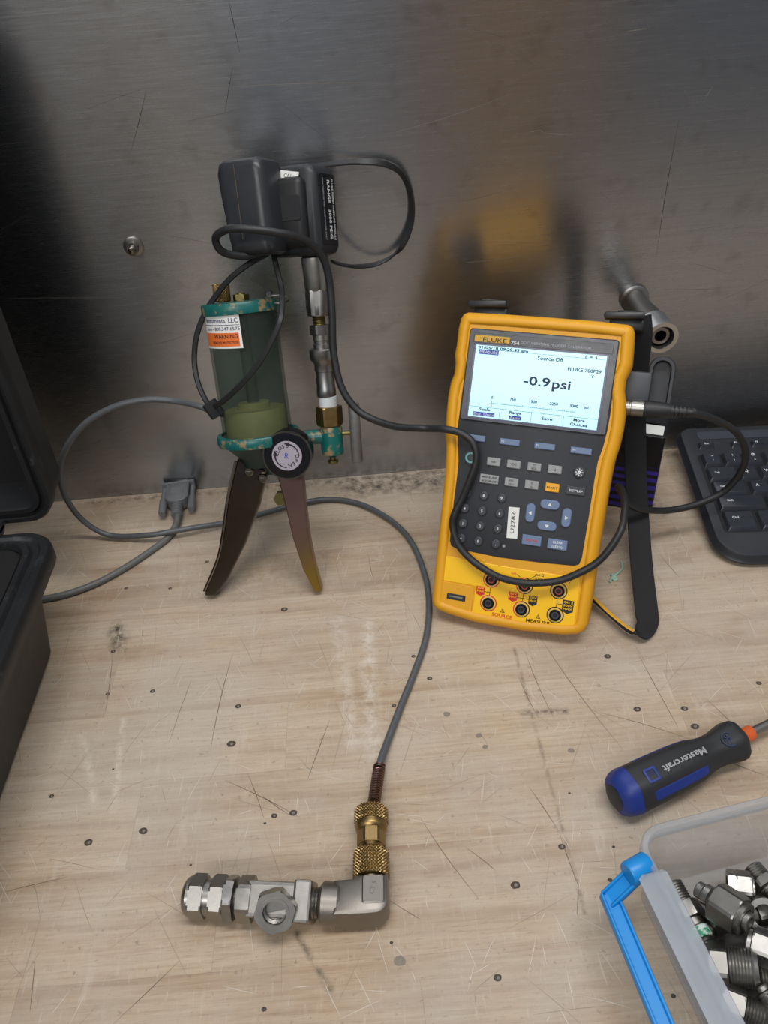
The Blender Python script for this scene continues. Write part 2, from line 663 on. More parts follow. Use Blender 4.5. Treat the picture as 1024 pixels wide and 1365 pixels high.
# ------------------------------------------------------------------ bench top of glued staves
def wood_material():
    t = NT('butcher_block_wood')
    p = t.pos()
    oi = t.new('ShaderNodeObjectInfo')
    rnd = oi.outputs['Random']
    off = t.new('ShaderNodeCombineXYZ')
    t.l.new(t.math('MULTIPLY', rnd, 9.0), off.inputs[0])
    t.l.new(t.math('MULTIPLY', rnd, 37.0), off.inputs[1])
    q = t.vec('ADD', p, off.outputs[0]).outputs[0]
    g1 = t.noise(1.0, t.scaled(q, (5, 60, 5)), 5.0, 0.6, 0.8)
    g2 = t.noise(1.0, t.scaled(q, (18, 420, 10)), 3.0, 0.6, 0.3)
    pore = t.noise(1.0, t.scaled(q, (70, 1500, 10)), 2.0, 0.5)
    c = t.ramp(g1, [(0.25, srgb(158, 128, 98)), (0.45, srgb(190, 168, 142)), (0.62, srgb(200, 182, 158)), (0.8, srgb(178, 148, 118))])
    g2c = t.ramp(g2, [(0.38, (0, 0, 0)), (0.68, (1, 1, 1))])
    c = t.mix(t.math('MULTIPLY', g2c, 0.42), c, srgb(146, 118, 92))
    tone = t.ramp(rnd, [(0.0, (0.80, 0.76, 0.72)), (0.5, (0.97, 0.95, 0.93)), (1.0, (1.07, 1.06, 1.04))])
    c = t.mix(1.0, c, tone, 'MULTIPLY')
    pf = t.ramp(pore, [(0.60, (0, 0, 0)), (0.70, (1, 1, 1))])
    c = t.mix(t.math('MULTIPLY', pf, 0.50), c, srgb(120, 92, 66))
    # grey grime and bleached scuffs
    gr = t.ramp(t.noise(9.0, p, 6.0, 0.62), [(0.45, (0, 0, 0)), (0.75, (1, 1, 1))])
    c = t.mix(t.math('MULTIPLY', gr, 0.45), c, srgb(146, 135, 122))
    vl = t.ramp(t.noise(7.0, t.vec('ADD', p, (3.1, 1.7, 0)).outputs[0], 7.0, 0.66), [(0.38, (0, 0, 0)), (0.62, (1, 1, 1))])
    c = t.mix(t.math('MULTIPLY', vl, 0.46), c, srgb(190, 184, 175))
    fz = t.noise(700.0, p, 3.0, 0.7)
    c = t.mix(t.math('MULTIPLY', t.math('SUBTRACT', fz, 0.3, clamp=True), 0.55), c, srgb(148, 134, 118))
    fv = t.ramp(t.noise(1.0, t.scaled(p, (420, 60, 1)), 4.0, 0.7), [(0.58, (0, 0, 0)), (0.70, (1, 1, 1))])
    c = t.mix(t.math('MULTIPLY', fv, 0.25), c, srgb(206, 202, 196))
    sp_ = t.ramp(t.noise(260.0, p, 3.0, 0.6), [(0.63, (0, 0, 0)), (0.72, (1, 1, 1))])
    c = t.mix(t.math('MULTIPLY', sp_, 0.5), c, srgb(120, 100, 82))
    sc = t.ramp(t.noise(1.0, t.scaled(p, (70, 12, 1)), 5.0, 0.7), [(0.60, (0, 0, 0)), (0.76, (1, 1, 1))])
    c = t.mix(t.math('MULTIPLY', sc, 0.30), c, srgb(214, 204, 192))

    sep = t.new('ShaderNodeSeparateXYZ')
    t.l.new(p, sep.inputs[0])
    X, Yv = sep.outputs[0], sep.outputs[1]

    def streak(x0, y0, x1, y1, w):
        """soft mask around a segment (mm)"""
        x0, y0, x1, y1, w = (v * MM for v in (x0, y0, x1, y1, w))
        L = math.hypot(x1 - x0, y1 - y0)
        ux, uy = (x1 - x0) / L, (y1 - y0) / L
        dx, dy = t.math('SUBTRACT', X, x0), t.math('SUBTRACT', Yv, y0)
        s = t.math('ADD', t.math('MULTIPLY', dx, ux), t.math('MULTIPLY', dy, uy))
        s = t.math('MINIMUM', t.math('MAXIMUM', s, 0.0), L)
        ex = t.math('SUBTRACT', dx, t.math('MULTIPLY', s, ux))
        ey = t.math('SUBTRACT', dy, t.math('MULTIPLY', s, uy))
        d = t.math('SQRT', t.math('ADD', t.math('MULTIPLY', ex, ex), t.math('MULTIPLY', ey, ey)))
        return t.math('SUBTRACT', 1.0, t.math('DIVIDE', d, w), clamp=True)
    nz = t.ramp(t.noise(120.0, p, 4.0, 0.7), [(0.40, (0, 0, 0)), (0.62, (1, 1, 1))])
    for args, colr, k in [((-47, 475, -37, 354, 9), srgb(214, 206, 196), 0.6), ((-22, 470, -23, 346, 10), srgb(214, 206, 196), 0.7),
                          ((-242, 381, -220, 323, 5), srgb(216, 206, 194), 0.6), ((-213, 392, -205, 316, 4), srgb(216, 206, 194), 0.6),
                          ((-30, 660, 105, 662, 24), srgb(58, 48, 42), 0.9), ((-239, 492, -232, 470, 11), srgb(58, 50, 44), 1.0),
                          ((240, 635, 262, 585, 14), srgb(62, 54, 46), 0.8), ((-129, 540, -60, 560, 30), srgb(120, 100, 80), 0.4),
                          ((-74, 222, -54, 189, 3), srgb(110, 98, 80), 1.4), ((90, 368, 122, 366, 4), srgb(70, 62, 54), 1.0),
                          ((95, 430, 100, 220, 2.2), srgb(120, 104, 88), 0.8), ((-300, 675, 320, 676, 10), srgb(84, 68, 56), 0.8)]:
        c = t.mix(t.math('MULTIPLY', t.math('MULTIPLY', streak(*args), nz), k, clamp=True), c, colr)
    t.l.new(c, t.b.inputs['Base Color'])
    t.l.new(t.math('ADD', t.math('MULTIPLY', g1, 0.2), 0.42), t.b.inputs['Roughness'])
    t.b.inputs['Specular IOR Level'].default_value = 0.35
    t.bump(t.math('ADD', g2, pore), 0.12, 0.0004)
    return t.m


WOOD = wood_material()
bench = struct(thing('floor_bench_top', 'worn butcher block bench top of glued light wood staves', 'bench top', (0, 280, 0)))
bench.name = 'workbench_top'
del bench['kind']
rb = random.Random(11)
row_edges = [-90, -36, 24, 84, 144, 204, 272, 336, 396, 450, 510, 570, 626, 682.4]
for i in range(len(row_edges) - 1):
    y0, y1 = row_edges[i], row_edges[i + 1]
    xs = [-900]
    x = -900 + rb.uniform(120, 400)
    if i == 6:
        xs += [-560, -188, 210, 610]
    elif i == 8:
        xs += [-620, -229, 107, 520]
    elif i == 5:
        xs += [-420, -124, 260, 640]
    else:
        while x < 760:
            xs.append(x)
            x += rb.uniform(260, 430)
    xs.append(900)
    for k in range(len(xs) - 1):
        x0, x1 = xs[k], xs[k + 1]
        o = link('stave', box(x1 - x0 - 0.04, y1 - y0 - 0.04, 38, 0.06, 1, ((x0 + x1) / 2, (y0 + y1) / 2 - 280, -19 - rb.uniform(0, 0.05))),
                 WOOD, bench, 0)

M_HOLE = mat('plugged_screw_hole', srgb(70, 60, 52), 0.7, 0, 0.8, 900, 0.4)
M_HOLE2 = mat('grey_plug', srgb(128, 118, 106), 0.7, 0, 0.25, 400, 0.2)
HOLES = [(-217, 293, 5), (-181, 298, 5), (-252, 331, 3), (-195, 418, 3.5), (-127, 362, 5.5), (-125, 396, 4), (-92, 301, 3.6), (-79, 302, 4.5),
         (-98, 296, 1.8), (-145, 271, 1.6), (-91.5, 182, 2.6), (-13, 201.5, -6), (-17.4, 212, 1.8), (-231, 419, 3), (-169, 567, 3),
         (-240, 540, 3), (-93.5, 496, 5), (-199, 535, 3), (13.6, 431, 3), (24.5, 407, 3.5), (-5, 384, 3), (34, 372, -4.5), (55, 351, -4),
         (58, 341, -3.5), (118, 332, -4), (174, 362, 4.5), (208, 359, 4.5), (210, 343, 5), (270, 376, 3.5), (95.5, 262, 4), (61.5, 240, 5),
         (42, 188, 4), (128, 259, 1.8), (120, 238, 2.5), (137, 171, 2.5), (303, 519, 5.5), (166, 414, 4.5), (109, 299, 1.6), (-212, 349, 1.4),
         (28.5, 546, 3), (49, 479.5, 3), (-236, 464, 3.5)]
for hx, hy, hr in HOLES:
    m = M_HOLE if hr > 0 else M_HOLE2
    hr = abs(hr)
    bm = bmesh.new()
    n = 14
    pl = []
    for i in range(n):
        a = 2 * PI * i / n
        q = hr * rb.uniform(0.86, 1.0) * 0.40 * (1.2 + 0.4 * abs(math.cos(a)))
        pl.append((q * math.cos(a), q * math.sin(a)))
    rings_prism(pl, [(0, -0.5), (0, 0.02), (hr * 0.25, 0.09)], T(hx, hy - 280, 0), bm)
    sh = link('screw_hole', bm, m, bench, 0)
    if hr > 2.8:
        link('hole_plug', lathe([(hr * 0.24, 0.05), (hr * 0.20, 0.13)], 9, T(hx + hr * 0.06, hy - 280, 0)), M_HOLE2, sh, 0)

BSCR = [(-113, 336, -99, 300), (-101, 317, -82, 301), (-70, 326, -54, 376), (-174, 368, -165, 427), (-129, 332, -74, 298), (83, 306, 96, 272),
        (96, 272, 100, 236), (100, 236, 95, 219), (103, 425, 112, 359), (118, 439, 154, 329), (190, 415, 198, 343), (218, 316, 244, 299),
        (34, 267, 51, 250), (157, 577, 164, 534), (7, 290, 38, 233), (-177, 181, -144, 212), (-267, 263, -225, 270), (-17, 237, 1, 224),
        (146, 362, 203, 333), (-142, 358, -134, 451), (93, 403, 101, 360), (226, 367, 243, 326), (-229, 401, -236, 463), (243, 524, 250, 494),
        (-18, 560, -14, 520), (-232, 219, -227, 191)]
bs = [(a, b - 280, c, d - 280) for a, b, c, d in BSCR]
scratch_lines(bs, 'scratch_marks', mat('bench_dark_scratch', srgb(112, 94, 76), 0.7, 0, 0.3, 300), 0.55, bench, 'bench')
dk, lt = [], []
for k in range(760):
    x, y = rs.uniform(-320, 330), rs.uniform(130, 670) - 280
    a = rs.gauss(PI / 2, 0.45) if rs.random() < 0.6 else rs.uniform(0, PI)
    L = rs.uniform(5, 55) * (0.5 if k % 3 else 1)
    (dk if k % 3 == 0 else lt).append((x, y, x + L * math.cos(a), y + L * math.sin(a)))
scratch_lines(dk, 'scratch_marks', mat('bench_faint_scratch', srgb(136, 120, 102), 0.7, 0, 0.3, 300), 0.28, bench, 'bench')
scratch_lines(lt, 'scratch_marks', mat('bench_pale_scratch', srgb(204, 198, 188), 0.7, 0, 0.2, 300), 0.30, bench, 'bench')

# ------------------------------------------------------------------ process calibrator
TH, DYAW = 0.551, -0.3658
DEV = Matrix.Translation((0.0881, 0.4436, 0.0092)) @ Matrix.Rotation(DYAW, 4, 'Z') @ Matrix.Rotation(PI / 2 - TH, 4, 'X')
cal = thing('process_calibrator', 'yellow and black handheld calibrator with lit screen propped against its stand', 'calibrator', mtx=DEV)
sT, cT = math.sin(TH), math.cos(TH)


def bottom_cut(p):
    """keep the housing above the bench it stands on"""
    x, y, z = p
    y = max(y, (-z * sT - 9.2) / cT + 0.35)
    return (x, y, z)


outline = [(62, 247.6), (65.5, 246), (67.5, 242), (68.4, 232), (69.3, 219), (68.4, 213.5), (66.4, 207.5), (66.4, 199), (68.3, 192), (69.8, 180), (69.8, 168),
           (69, 157), (67, 145), (66.2, 132), (65.8, 116), (65.4, 86), (65.4, 40), (65.6, 16), (63.5, 9.5), (58, 5.6), (48, 3),
           (15, 0), (-24, 0), (-46, 2.6), (-56, 4.6), (-60.5, 8), (-62.3, 14), (-62.8, 45), (-63.3, 76), (-63.6, 105), (-63.8, 120), (-65.2, 138),
           (-67.2, 150), (-68.4, 165), (-68.7, 180), (-67.8, 192), (-65.8, 199), (-65.8, 207.5), (-67.2, 213.5), (-66.6, 222), (-66.6, 234), (-65.6, 242), (-63.5, 246), (-60, 247.8),
           (-30, 248.4), (5, 248.6), (40, 248.5)]
body = rings_prism(outline, [(8, -54), (2, -52), (0, -46), (0, -8), (0.6, -3), (2.5, 0.8), (5, 2.2), (7.5, 2.2), (9, 1.0), (9.6, 0.0)], vfn=bottom_cut)
link('housing', body, YELLOW, cal, 40)

# dark keypad panel
pan = [(56.8, 233), (57.6, 219), (58.6, 180), (58.2, 168), (57, 156), (54.6, 144), (54.1, 132), (53.9, 103), (53.2, 68), (51.8, 62.6), (48, 60.8),
       (20, 59), (-11, 57.9), (-46, 59.4), (-50.5, 61), (-52.2, 65), (-52.8, 96), (-52.6, 118), (-52.8, 130), (-55, 144), (-56.8, 157), (-56.6, 175), (-55.8, 231), (-54.5, 235), (54.5, 235.4)]
PANEL = mat('charcoal_keypad', srgb(47, 49, 54), 0.55, 0, 0.08, 200, 0.08)
link('keypad_panel', rings_prism(pan, [(0, -0.5), (0, 0.35), (0.5, 0.6)]), PANEL, cal, 30)
M_BEZ = mat('dark_bezel', srgb(48, 52, 62), 0.30, 0, 0.08, 200)
bez = link('screen_bezel', plate(113.5, 71.5, 2.5, 0.4, 2.2, 0.8, 1.0, 199.5), M_BEZ, cal, 30)
# recessed rail above the screen
link('bezel_groove', plate(106, 7.6, 1.0, 2.0, 2.5, 0.2, 1.0, 228.3), mat('bezel_rail', srgb(36, 38, 46), 0.3), bez, 30)
link('screen_surround', plate(103.5, 58.6, 1.0, 1.6, 2.35, 0.3, 0.5, 194.9), mat('screen_surround', srgb(40, 44, 84), 0.25, 0, 0.1), bez, 30)
LCD = mat('lit_screen', srgb(164, 214, 226), 0.25, 0, 0.03, 8, emit=0.74)
scr = link('screen', plate(99.6, 55.6, 0.4, 1.8, 2.55, 0.1, 0.5, 195.0), LCD, cal, 30)
ZS = 2.62
badge = link('badge', plate(27.4, 5.0, 0.3, 2.2, 2.75, 0.1, -37.4, 227.9), mat('gold_badge', srgb(206, 160, 48), 0.45, 0, 0.1), bez, 0)
text('FLUKE', 4.6, -35.3, 227.1, 2.8, BLACK_P, badge, width=18.5, bold=0.02)
text('754', 3.6, -19.4, 226.4, 2.6, WHITE_P, bez, width=6.4, bold=0.05)
text('DOCUMENTING PROCESS CALIBRATOR', 2.6, 11.4, 227.3, 2.6, mat('grey_print', srgb(158, 162, 170), 0.6, 0, 0.03), bez, width=53, bold=0.03)
LCDTXT = mat('lcd_ink', srgb(22, 40, 84), 0.5, 0, 0.05)
LCDINK = mat('lcd_ink_dark', srgb(14, 26, 72), 0.5, 0, 0.05)
text('01/05/18 09:29:43 am', 3.0, -28, 221.0, ZS, LCDTXT, scr, width=39)


BAR_M = mat('lcd_bar', srgb(40, 66, 170), 0.5, 0, 0.05)


def lcd_box(x, y, w, h, name='marker', z=ZS, m=None):
    return link(name, box(w, h, 0.1, c=(x, y, z)), m or LCDTXT, scr, 0)


lcd_box(-38.8, 217.8, 15.6, 3.6, 'highlight_bar', m=BAR_M)
text('MEASURE', 3.2, -38.8, 217.6, ZS + 0.1, PAPER, scr, width=14.2)
lcd_box(9, 218.6 + 1.2, 82, 0.22, 'rule')
text('Source Off', 4.2, 8.8, 216.8, ZS, LCDTXT, scr, width=19.5)
text('FLUKE-700P29', 3.6, 35.3, 210.6, ZS, LCDTXT, scr, width=25)
text('-Y', 3.2, 41.3, 206.6, ZS, LCDTXT, scr)
text('(  =  )', 2.6, 39, 220.8, ZS, LCDTXT, scr, width=9)
text('-0.9', 9.6, 1.0, 198.8, ZS, LCDINK, scr, width=20.5, bold=0.18)
text('psi', 9.6, 19.8, 198.2, ZS, LCDINK, scr, width=13.8, bold=0.18)
for u_, s_ in ((-31.8, '0'), (-15.5, '750'), (0.1, '1500'), (16.1, '2250'), (31.2, '3000'), (40.5, 'psi')):
    text(s_, 3.2, u_, 183.4, ZS, LCDTXT, scr)
lcd_box(0.5, 178.9, 64.5, 0.22, 'scale_line')
for k in range(41):
    hh = 2.0 if k % 10 == 0 else (1.3 if k % 5 == 0 else 0.7)
    lcd_box(-31.7 + 64.4 * k / 40, 178.9 + hh / 2, 0.34, hh, 'scale_tick')
lcd_box(-31.9, 177.4, 0.9, 1.8, 'pointer', m=LCDINK)
lcd_box(0.5, 175.3, 99, 0.24, 'rule')
for u_ in (-24.5, 0.2, 24.8):
    lcd_box(u_, 171.4, 0.24, 7.6, 'rule')
text('Scale', 3.2, -36.5, 173.5, ZS, LCDTXT, scr, width=9)
lcd_box(-36.8, 169.8, 17, 3.0, 'highlight_bar', m=BAR_M)
text('Eng. Units', 2.9, -36.8, 169.7, ZS + 0.1, PAPER, scr, width=16)
text('Range', 3.2, -12.3, 173.4, ZS, LCDTXT, scr, width=9.5)
lcd_box(-12.1, 169.6, 9.4, 3.0, 'highlight_bar', m=BAR_M)
text('Auto', 2.9, -12.1, 169.5, ZS + 0.1, PAPER, scr, width=8)
text('Save', 3.4, 12.4, 171.6, ZS, LCDTXT, scr, width=8.6)
text('More', 3.2, 36.5, 173.2, ZS, LCDTXT, scr, width=8.6)
text('Choices', 3.2, 36.5, 169.7, ZS, LCDTXT, scr, width=13)

# keys
K_BLUE = mat('blue_grey_key', srgb(104, 122, 154), 0.45, 0, 0.06, 200)
K_GREY = mat('light_grey_key', srgb(148, 150, 150), 0.5, 0, 0.06, 200)
K_DARK = mat('charcoal_key', srgb(54, 57, 63), 0.45, 0, 0.08, 200)
K_YEL = mat('orange_yellow_key', srgb(234, 168, 30), 0.45, 0, 0.05, 200)


def key(x, y, w, h, r, m, txt=None, tm=BLACK_P, ts=2.2, tw=None, hgt=2.2, lab=None, two=None):
    o = link('key', plate(w, h, r, 0.3, hgt, 0.5, x, y), m, cal, 40)
    if txt and two:
        text(txt, ts, x, y + h * 0.21, hgt + 0.04, tm, o, width=tw, bold=0.03)
        text(two, ts, x, y - h * 0.22, hgt + 0.04, tm, o, width=tw, bold=0.03)
    elif txt:
        text(txt, ts, x, y - 0.1, hgt + 0.04, tm, o, width=tw, bold=0.03)
    if lab:
        o['label'] = lab
    return o


for i, u_ in enumerate((-41.4, -14.0, 13.4, 41.1)):
    k_ = key(u_, 150.4, 16, 4.8, 0.6, K_BLUE, lab='blue grey function key')
    text('F%d' % (i + 1), 2.4, u_ - 5.2, 150.5, 2.25, WHITE_P, k_)
for u_, a_, b_ in ((-24.5, 'mA', None), (-8.5, 'VDC', None), (7.6, 'TC', 'RTD'), (23.5, 'Q', None)):
    key(u_, 133.6, 10.6, 6.3, 0.6, K_GREY, a_, two=b_, ts=2.0 if b_ else 2.4)
key(-26.3, 119.4, 15, 7.0, 0.6, K_GREY, 'MEASURE', two='SOURCE', ts=2.1, tw=12)
for u_, a_, b_ in ((-8.5, 'VAC', 'Hz n'), (7.5, '\u03a9', '((('),):
    key(u_, 119.4, 10.6, 6.6, 0.6, K_GREY, a_, two=b_, ts=2.0)
key(23.5, 119.4, 10.6, 6.6, 0.6, K_YEL, 'HART', ts=2.4, tw=8.4, lab='orange yellow key')
key(41.4, 119.4, 14.6, 6.6, 0.6, K_DARK, 'SETUP', WHITE_P, 2.5, 10.4)
bl = link('key', lathe([(4.4, 0.3), (4.4, 1.8), (3.8, 2.3)], 24, T(42.1, 134, 0)), K_DARK, cal, 40)
sun = bmesh.new()
lathe([(1.3, 2.3), (1.3, 2.42)], 16, T(42.1, 134, 0), sun)
for i in range(8):
    a = i * PI / 4
    box(1.3, 0.6, 0.1, c=(2.4, 0, 2.36), bm=sun, xf=T(42.1, 134, 0) @ Matrix.Rotation(a, 4, 'Z'))
link('light_symbol', sun, WHITE_P, bl, 0)
pw = link('power_button', lathe([(6.2, 0.3), (6.2, 1.2), (5.4, 1.6)], 28, T(-43.0, 134.5, 0)), K_DARK, cal, 40)
link('button_ring', ring(4.4, 2.9, 1.4, 2.0, 28, T(-43.0, 134.5, 0)), mat('teal_green_ring', srgb(96, 168, 160), 0.4, 0, 0.1), pw, 30)
link('button_dot', lathe([(2.6, 1.4), (2.4, 2.0)], 20, T(-43.0, 134.5, 0)), K_DARK, pw, 30)
nums = [['7', '8', '9'], ['4', '5', '6'], ['1', '2', '3'], ['+', '0', '.']]
for r_, v_ in enumerate((105.8, 93.4, 81.0, 68.6)):
    for c_, u_ in enumerate((-42.9, -28.8, -14.5)):
        o = link('key', lathe([(3.7, 0.3), (3.7, 1.9), (3.0, 2.5)], 20, T(u_, v_, 0)), K_DARK, cal, 40)
        text(nums[r_][c_], 3.2, u_, v_ - 0.1, 2.55, WHITE_P, o, bold=0.05)
for u_, v_, w_, h_, rot in ((23.5, 106, 15, 7.2, 0), (23.4, 89, 15, 7.2, PI), (9.4, 97.4, 7.2, 15, PI / 2), (37.3, 97.6, 7.2, 15, -PI / 2)):
    o = link('arrow_key', plate(w_, h_, 3.5, 0.3, 2.4, 0.6, u_, v_, seg=6), K_BLUE, cal, 40)
    tri = rings_prism([(-1.6, -1.0), (1.6, -1.0), (0, 1.4)], [(0, 2.4), (0, 2.5)], T(u_, v_, 0) @ Matrix.Rotation(rot, 4, 'Z'))
    link('arrow_mark', tri, WHITE_P, o, 0)
key(13.2, 75.8, 15.2, 8.0, 0.6, K_BLUE, 'ENTER', RED_P, 2.4, 9.5)
key(33.3, 75.6, 15.2, 8.0, 0.6, K_BLUE, 'CLEAR', WHITE_P, 2.6, two='(ZERO)')
stk = link('asset_sticker', box(8.5, 25, 0.25, c=(0, 0, 0.75), xf=T(-3.2, 87.4, 0) @ Matrix.Rotation(R(3), 4, 'Z')), PAPER, cal, 0)
stk['label'] = 'white sticker with handwritten number'
text('U2782', 4.4, -3.2, 87.4, 0.95, BLACK_P, stk, rot=R(93), width=17)
link('indicator_dot', lathe([(1.3, 0.5), (1.2, 0.9)], 12, T(-8, 67.7, 0)), mat('clear_dot', srgb(140, 138, 128), 0.3), cal, 30)

# jack panel
jp = [(53.5, 51.6), (54.6, 48.5), (54.8, 14.5), (53.4, 11.4), (50, 10.2), (10, 7.6), (-26.6, 7.0), (-26.6, 30.4), (-27.4, 31.2), (-55.6, 31.4), (-56.0, 49.5), (-54.6, 51.8), (-50, 52.2), (-10, 51.2), (30, 51.6)]
jack = link('jack_panel', rings_prism(jp, [(0, -0.4), (0, 0.3), (0.4, 0.55)]), YELLOW_B, cal, 30)
tcp = link('thermocouple_panel', plate(27, 22.6, 1.0, -0.2, 0.8, 0.4, -41.0, 19.4), YELLOW, cal, 30)
link('slot_frame', plate(15.5, 5.0, 0.8, 0.6, 1.3, 0.3, -41.3, 19.4), BLACK, tcp, 30)
link('slot', plate(11, 1.4, 0.5, 1.25, 1.42, 0.1, -41.3, 19.6), mat('slot_grey', srgb(120, 118, 112), 0.5), tcp, 0)
text('TC', 2.0, -40.5, 26.4, 0.85, mat('faded_print', srgb(196, 130, 22), 0.6), tcp)
text('+', 2.4, -51.5, 19.4, 0.85, mat('faded_print', srgb(196, 130, 22)), tcp)
text('-', 2.4, -31, 19.4, 0.85, mat('faded_print', srgb(196, 130, 22)), tcp)
SOCK_R = mat('red_socket', srgb(150, 62, 56), 0.45)
TAN = mat('tan_ring', srgb(226, 186, 92), 0.5)
for u_, v_, side in ((-14.4, 39, 'r'), (-14.5, 19.2, 'r'), (12.4, 38.5, 'rb'), (12.4, 19.0, 'rb'), (39.3, 39, 'b'), (39.2, 19.2, 'b')):
    xf = T(u_, v_, 0)
    j = link('jack', ring(4.7, 2.0, 0.4, 2.0, 28, xf), BLACK_GL, cal, 30)
    link('jack_bore', lathe([(2.1, 0.5), (2.1, 0.9)], 16, xf), BLACK_P, j, 0)
    link('jack_sleeve', ring(2.9, 1.9, 1.5, 2.15, 24, xf), SOCK_R if v_ > 30 else K_DARK, j, 30)
    link('jack_rim', ring(5.9, 4.6, 0.4, 1.0, 28, xf), TAN, j, 30)
    if side == 'r':
        link('jack_mark', ring(6.8, 5.9, 0.4, 0.65, 28, xf), RED_P, j, 0)
    elif side == 'b':
        link('jack_mark', ring(6.8, 5.9, 0.4, 0.65, 28, xf), BLACK_P, j, 0)
    else:
        for a0, mm_ in ((PI / 2, RED_P), (-PI / 2, BLACK_P)):
            bm = bmesh.new()
            vv = []
            for i in range(15):
                a = a0 + PI * i / 14
                vv += [(5.9 * math.cos(a), 5.9 * math.sin(a), 0.62), (6.8 * math.cos(a), 6.8 * math.sin(a), 0.62)]
            add_mesh(bm, vv, [(2 * i, 2 * i + 1, 2 * i + 3, 2 * i + 2) for i in range(14)], xf)
            link('jack_mark', bm, mm_, j, 0)
ZJ = 0.62
text('SOURCE', 4.0, -2.3, 10.6, ZJ, RED_P, jack, width=16.5, bold=0.08, rot=R(-2))
text('MEASURE', 4.0, 26.3, 11.0, ZJ, BLACK_P, jack, width=18.5, bold=0.08, rot=R(1))
for u_, v_ in ((-2.4, 15.0), (26.2, 15.4)):
    b_ = bmesh.new()
    tri = [(-2.0, -1.5), (2.0, -1.5), (0, 2.0)]
    inn = [(x * 0.62, y * 0.62) for x, y in tri]
    add_mesh(b_, [(x, y, 0.62) for x, y in tri + inn], [(0, 1, 4, 3), (1, 2, 5, 4), (2, 0, 3, 5)], T(u_, v_, 0))
    box(0.4, 1.2, 0.1, c=(u_, v_ + 0.1, 0.6), bm=b_)
    link('warning_triangle', b_, BLACK_P, jack, 0)
text('mA', 2.6, -24.8, 49.0, ZJ, RED_P, jack)
text('RTD', 2.6, -25.4, 46.0, ZJ, RED_P, jack, bold=0.05)
text('mA', 2.8, 2.6, 47.0, ZJ, RED_P, jack, bold=0.03)
text('mA \u03a9', 2.8, 23.0, 49.0, ZJ, BLACK_P, jack, bold=0.05)
text('RTD', 2.8, 22.6, 45.8, ZJ, BLACK_P, jack, bold=0.05)
text('V', 2.8, 46.5, 46.9, ZJ, BLACK_P, jack, bold=0.05)
for x, y, w, h, m, lines in ((-22.2, 28.0, 7.2, 8.0, RED_P, ('30V', 'MAX')), (4.4, 27.8, 7.2, 8.0, RED_P, ('30V', 'MAX')),
                             (20.4, 27.2, 6.8, 8.4, BLACK_P, ('30V', 'MAX')), (47.9, 27.2, 8.8, 11.2, BLACK_P, ('CAT II', '300V', 'MAX'))):
    lb = link('rating_label', rings_prism([(-w / 2, -h * 0.3), (0, -h / 2), (w / 2, -h * 0.3), (w / 2, h / 2), (-w / 2, h / 2)], [(0, 0.4), (0, 0.6)], T(x, y, 0)), m, jack, 0)
    for i, s_ in enumerate(lines):
        text(s_, 2.4, x, y + h * 0.33 - i * 2.6, 0.66, YELLOW_B, lb, width=w * 0.8, bold=0.03)
ln = bmesh.new()
for x0, y0, x1, y1 in ((-18.4, 28.2, -14.4, 28.2), (-14.4, 32, -14.4, 26), (8, 28, 12.4, 28), (12.4, 31.5, 12.4, 26), (12.4, 28, 17, 28), (39.2, 32, 39.2, 26), (39.2, 28.6, 43.5, 28.6),
                       (5, 46.8, 8, 45), (20, 48, 16, 45), (42, 46.5, 44.5, 47.4)):
    L = math.hypot(x1 - x0, y1 - y0)
    box(L, 0.45, 0.12, c=(0, 0, 0.6), bm=ln, xf=T((x0 + x1) / 2, (y0 + y1) / 2, 0) @ Matrix.Rotation(math.atan2(y1 - y0, x1 - x0), 4, 'Z'))
link('printed_lines', ln, BLACK_P, jack, 0)

# back: tilt stand, module port with its open cover, strap clips and strap
stand = link('tilt_stand', box(70, 6, 96, 1.5, 1, xf=Matrix.Translation((0, 0, 0))), BLACK, cal, 30)
# stand runs from the back of the housing (v 150) down to the bench
a_ = Vector((0, 168, -54))
zt = lambda v, w: 9.2 + v * cT + w * sT
b_ = None
best = None
for w_ in range(-60, -240, -1):
    v_ = (2.0 - 9.2 - w_ * sT) / cT
    if v_ < 112 and (best is None or abs(w_ + 118) < abs(best[1] + 118)):
        best = (v_, w_)
b_ = Vector((0, best[0], best[1]))
d_ = b_ - a_
bpy.data.meshes.remove(stand.data)
stand = link('tilt_stand', box(64, 5, d_.length, 1.2, 1, c=(0, 0, d_.length / 2), xf=frame(a_, d_, (1, 0, 0)) @ Matrix.Rotation(PI / 2, 4, 'Z')), BLACK, cal, 30)
link('port_block', box(22, 24, 30, 3, 2, c=(74, 203, -36)), mat('dark_grey_plastic', srgb(66, 69, 75), 0.5, 0, 0.1), cal, 40)
cov = rings_prism(rrect(20.5, 46, 10, 6, 91.5, 206), [(1.5, -50), (0, -48), (0, -37), (1, -36), (3.2, -36), (3.8, -37), (3.8, -45)], cap1=True)
link('port_cover', cov, mat('port_cover_rubber', srgb(40, 42, 46), 0.5, 0, 0.1), cal, 40)
for x, y, w in ((-47, 250, 44), (60, 249, 42)):
    bm = box(w * 0.62, 9, 22, 2.5, 2, c=(x, y + 1, -38))
    box(w * 0.72, 5.5, 15, 2.0, 2, c=(x - 2, y + 7.2, -28), bm=bm, xf=T(x, y, 0) @ Matrix.Rotation(R(4), 4, 'Z') @ T(-x, -y, 0))
    for k in range(4):
        box(w * 0.40, 1.6, 1.6, 0.5, 1, c=(x + 1, y + 10.2, -33 + k * 2.8), bm=bm)
    link('strap_buckle', bm, BLACK, cal, 40)
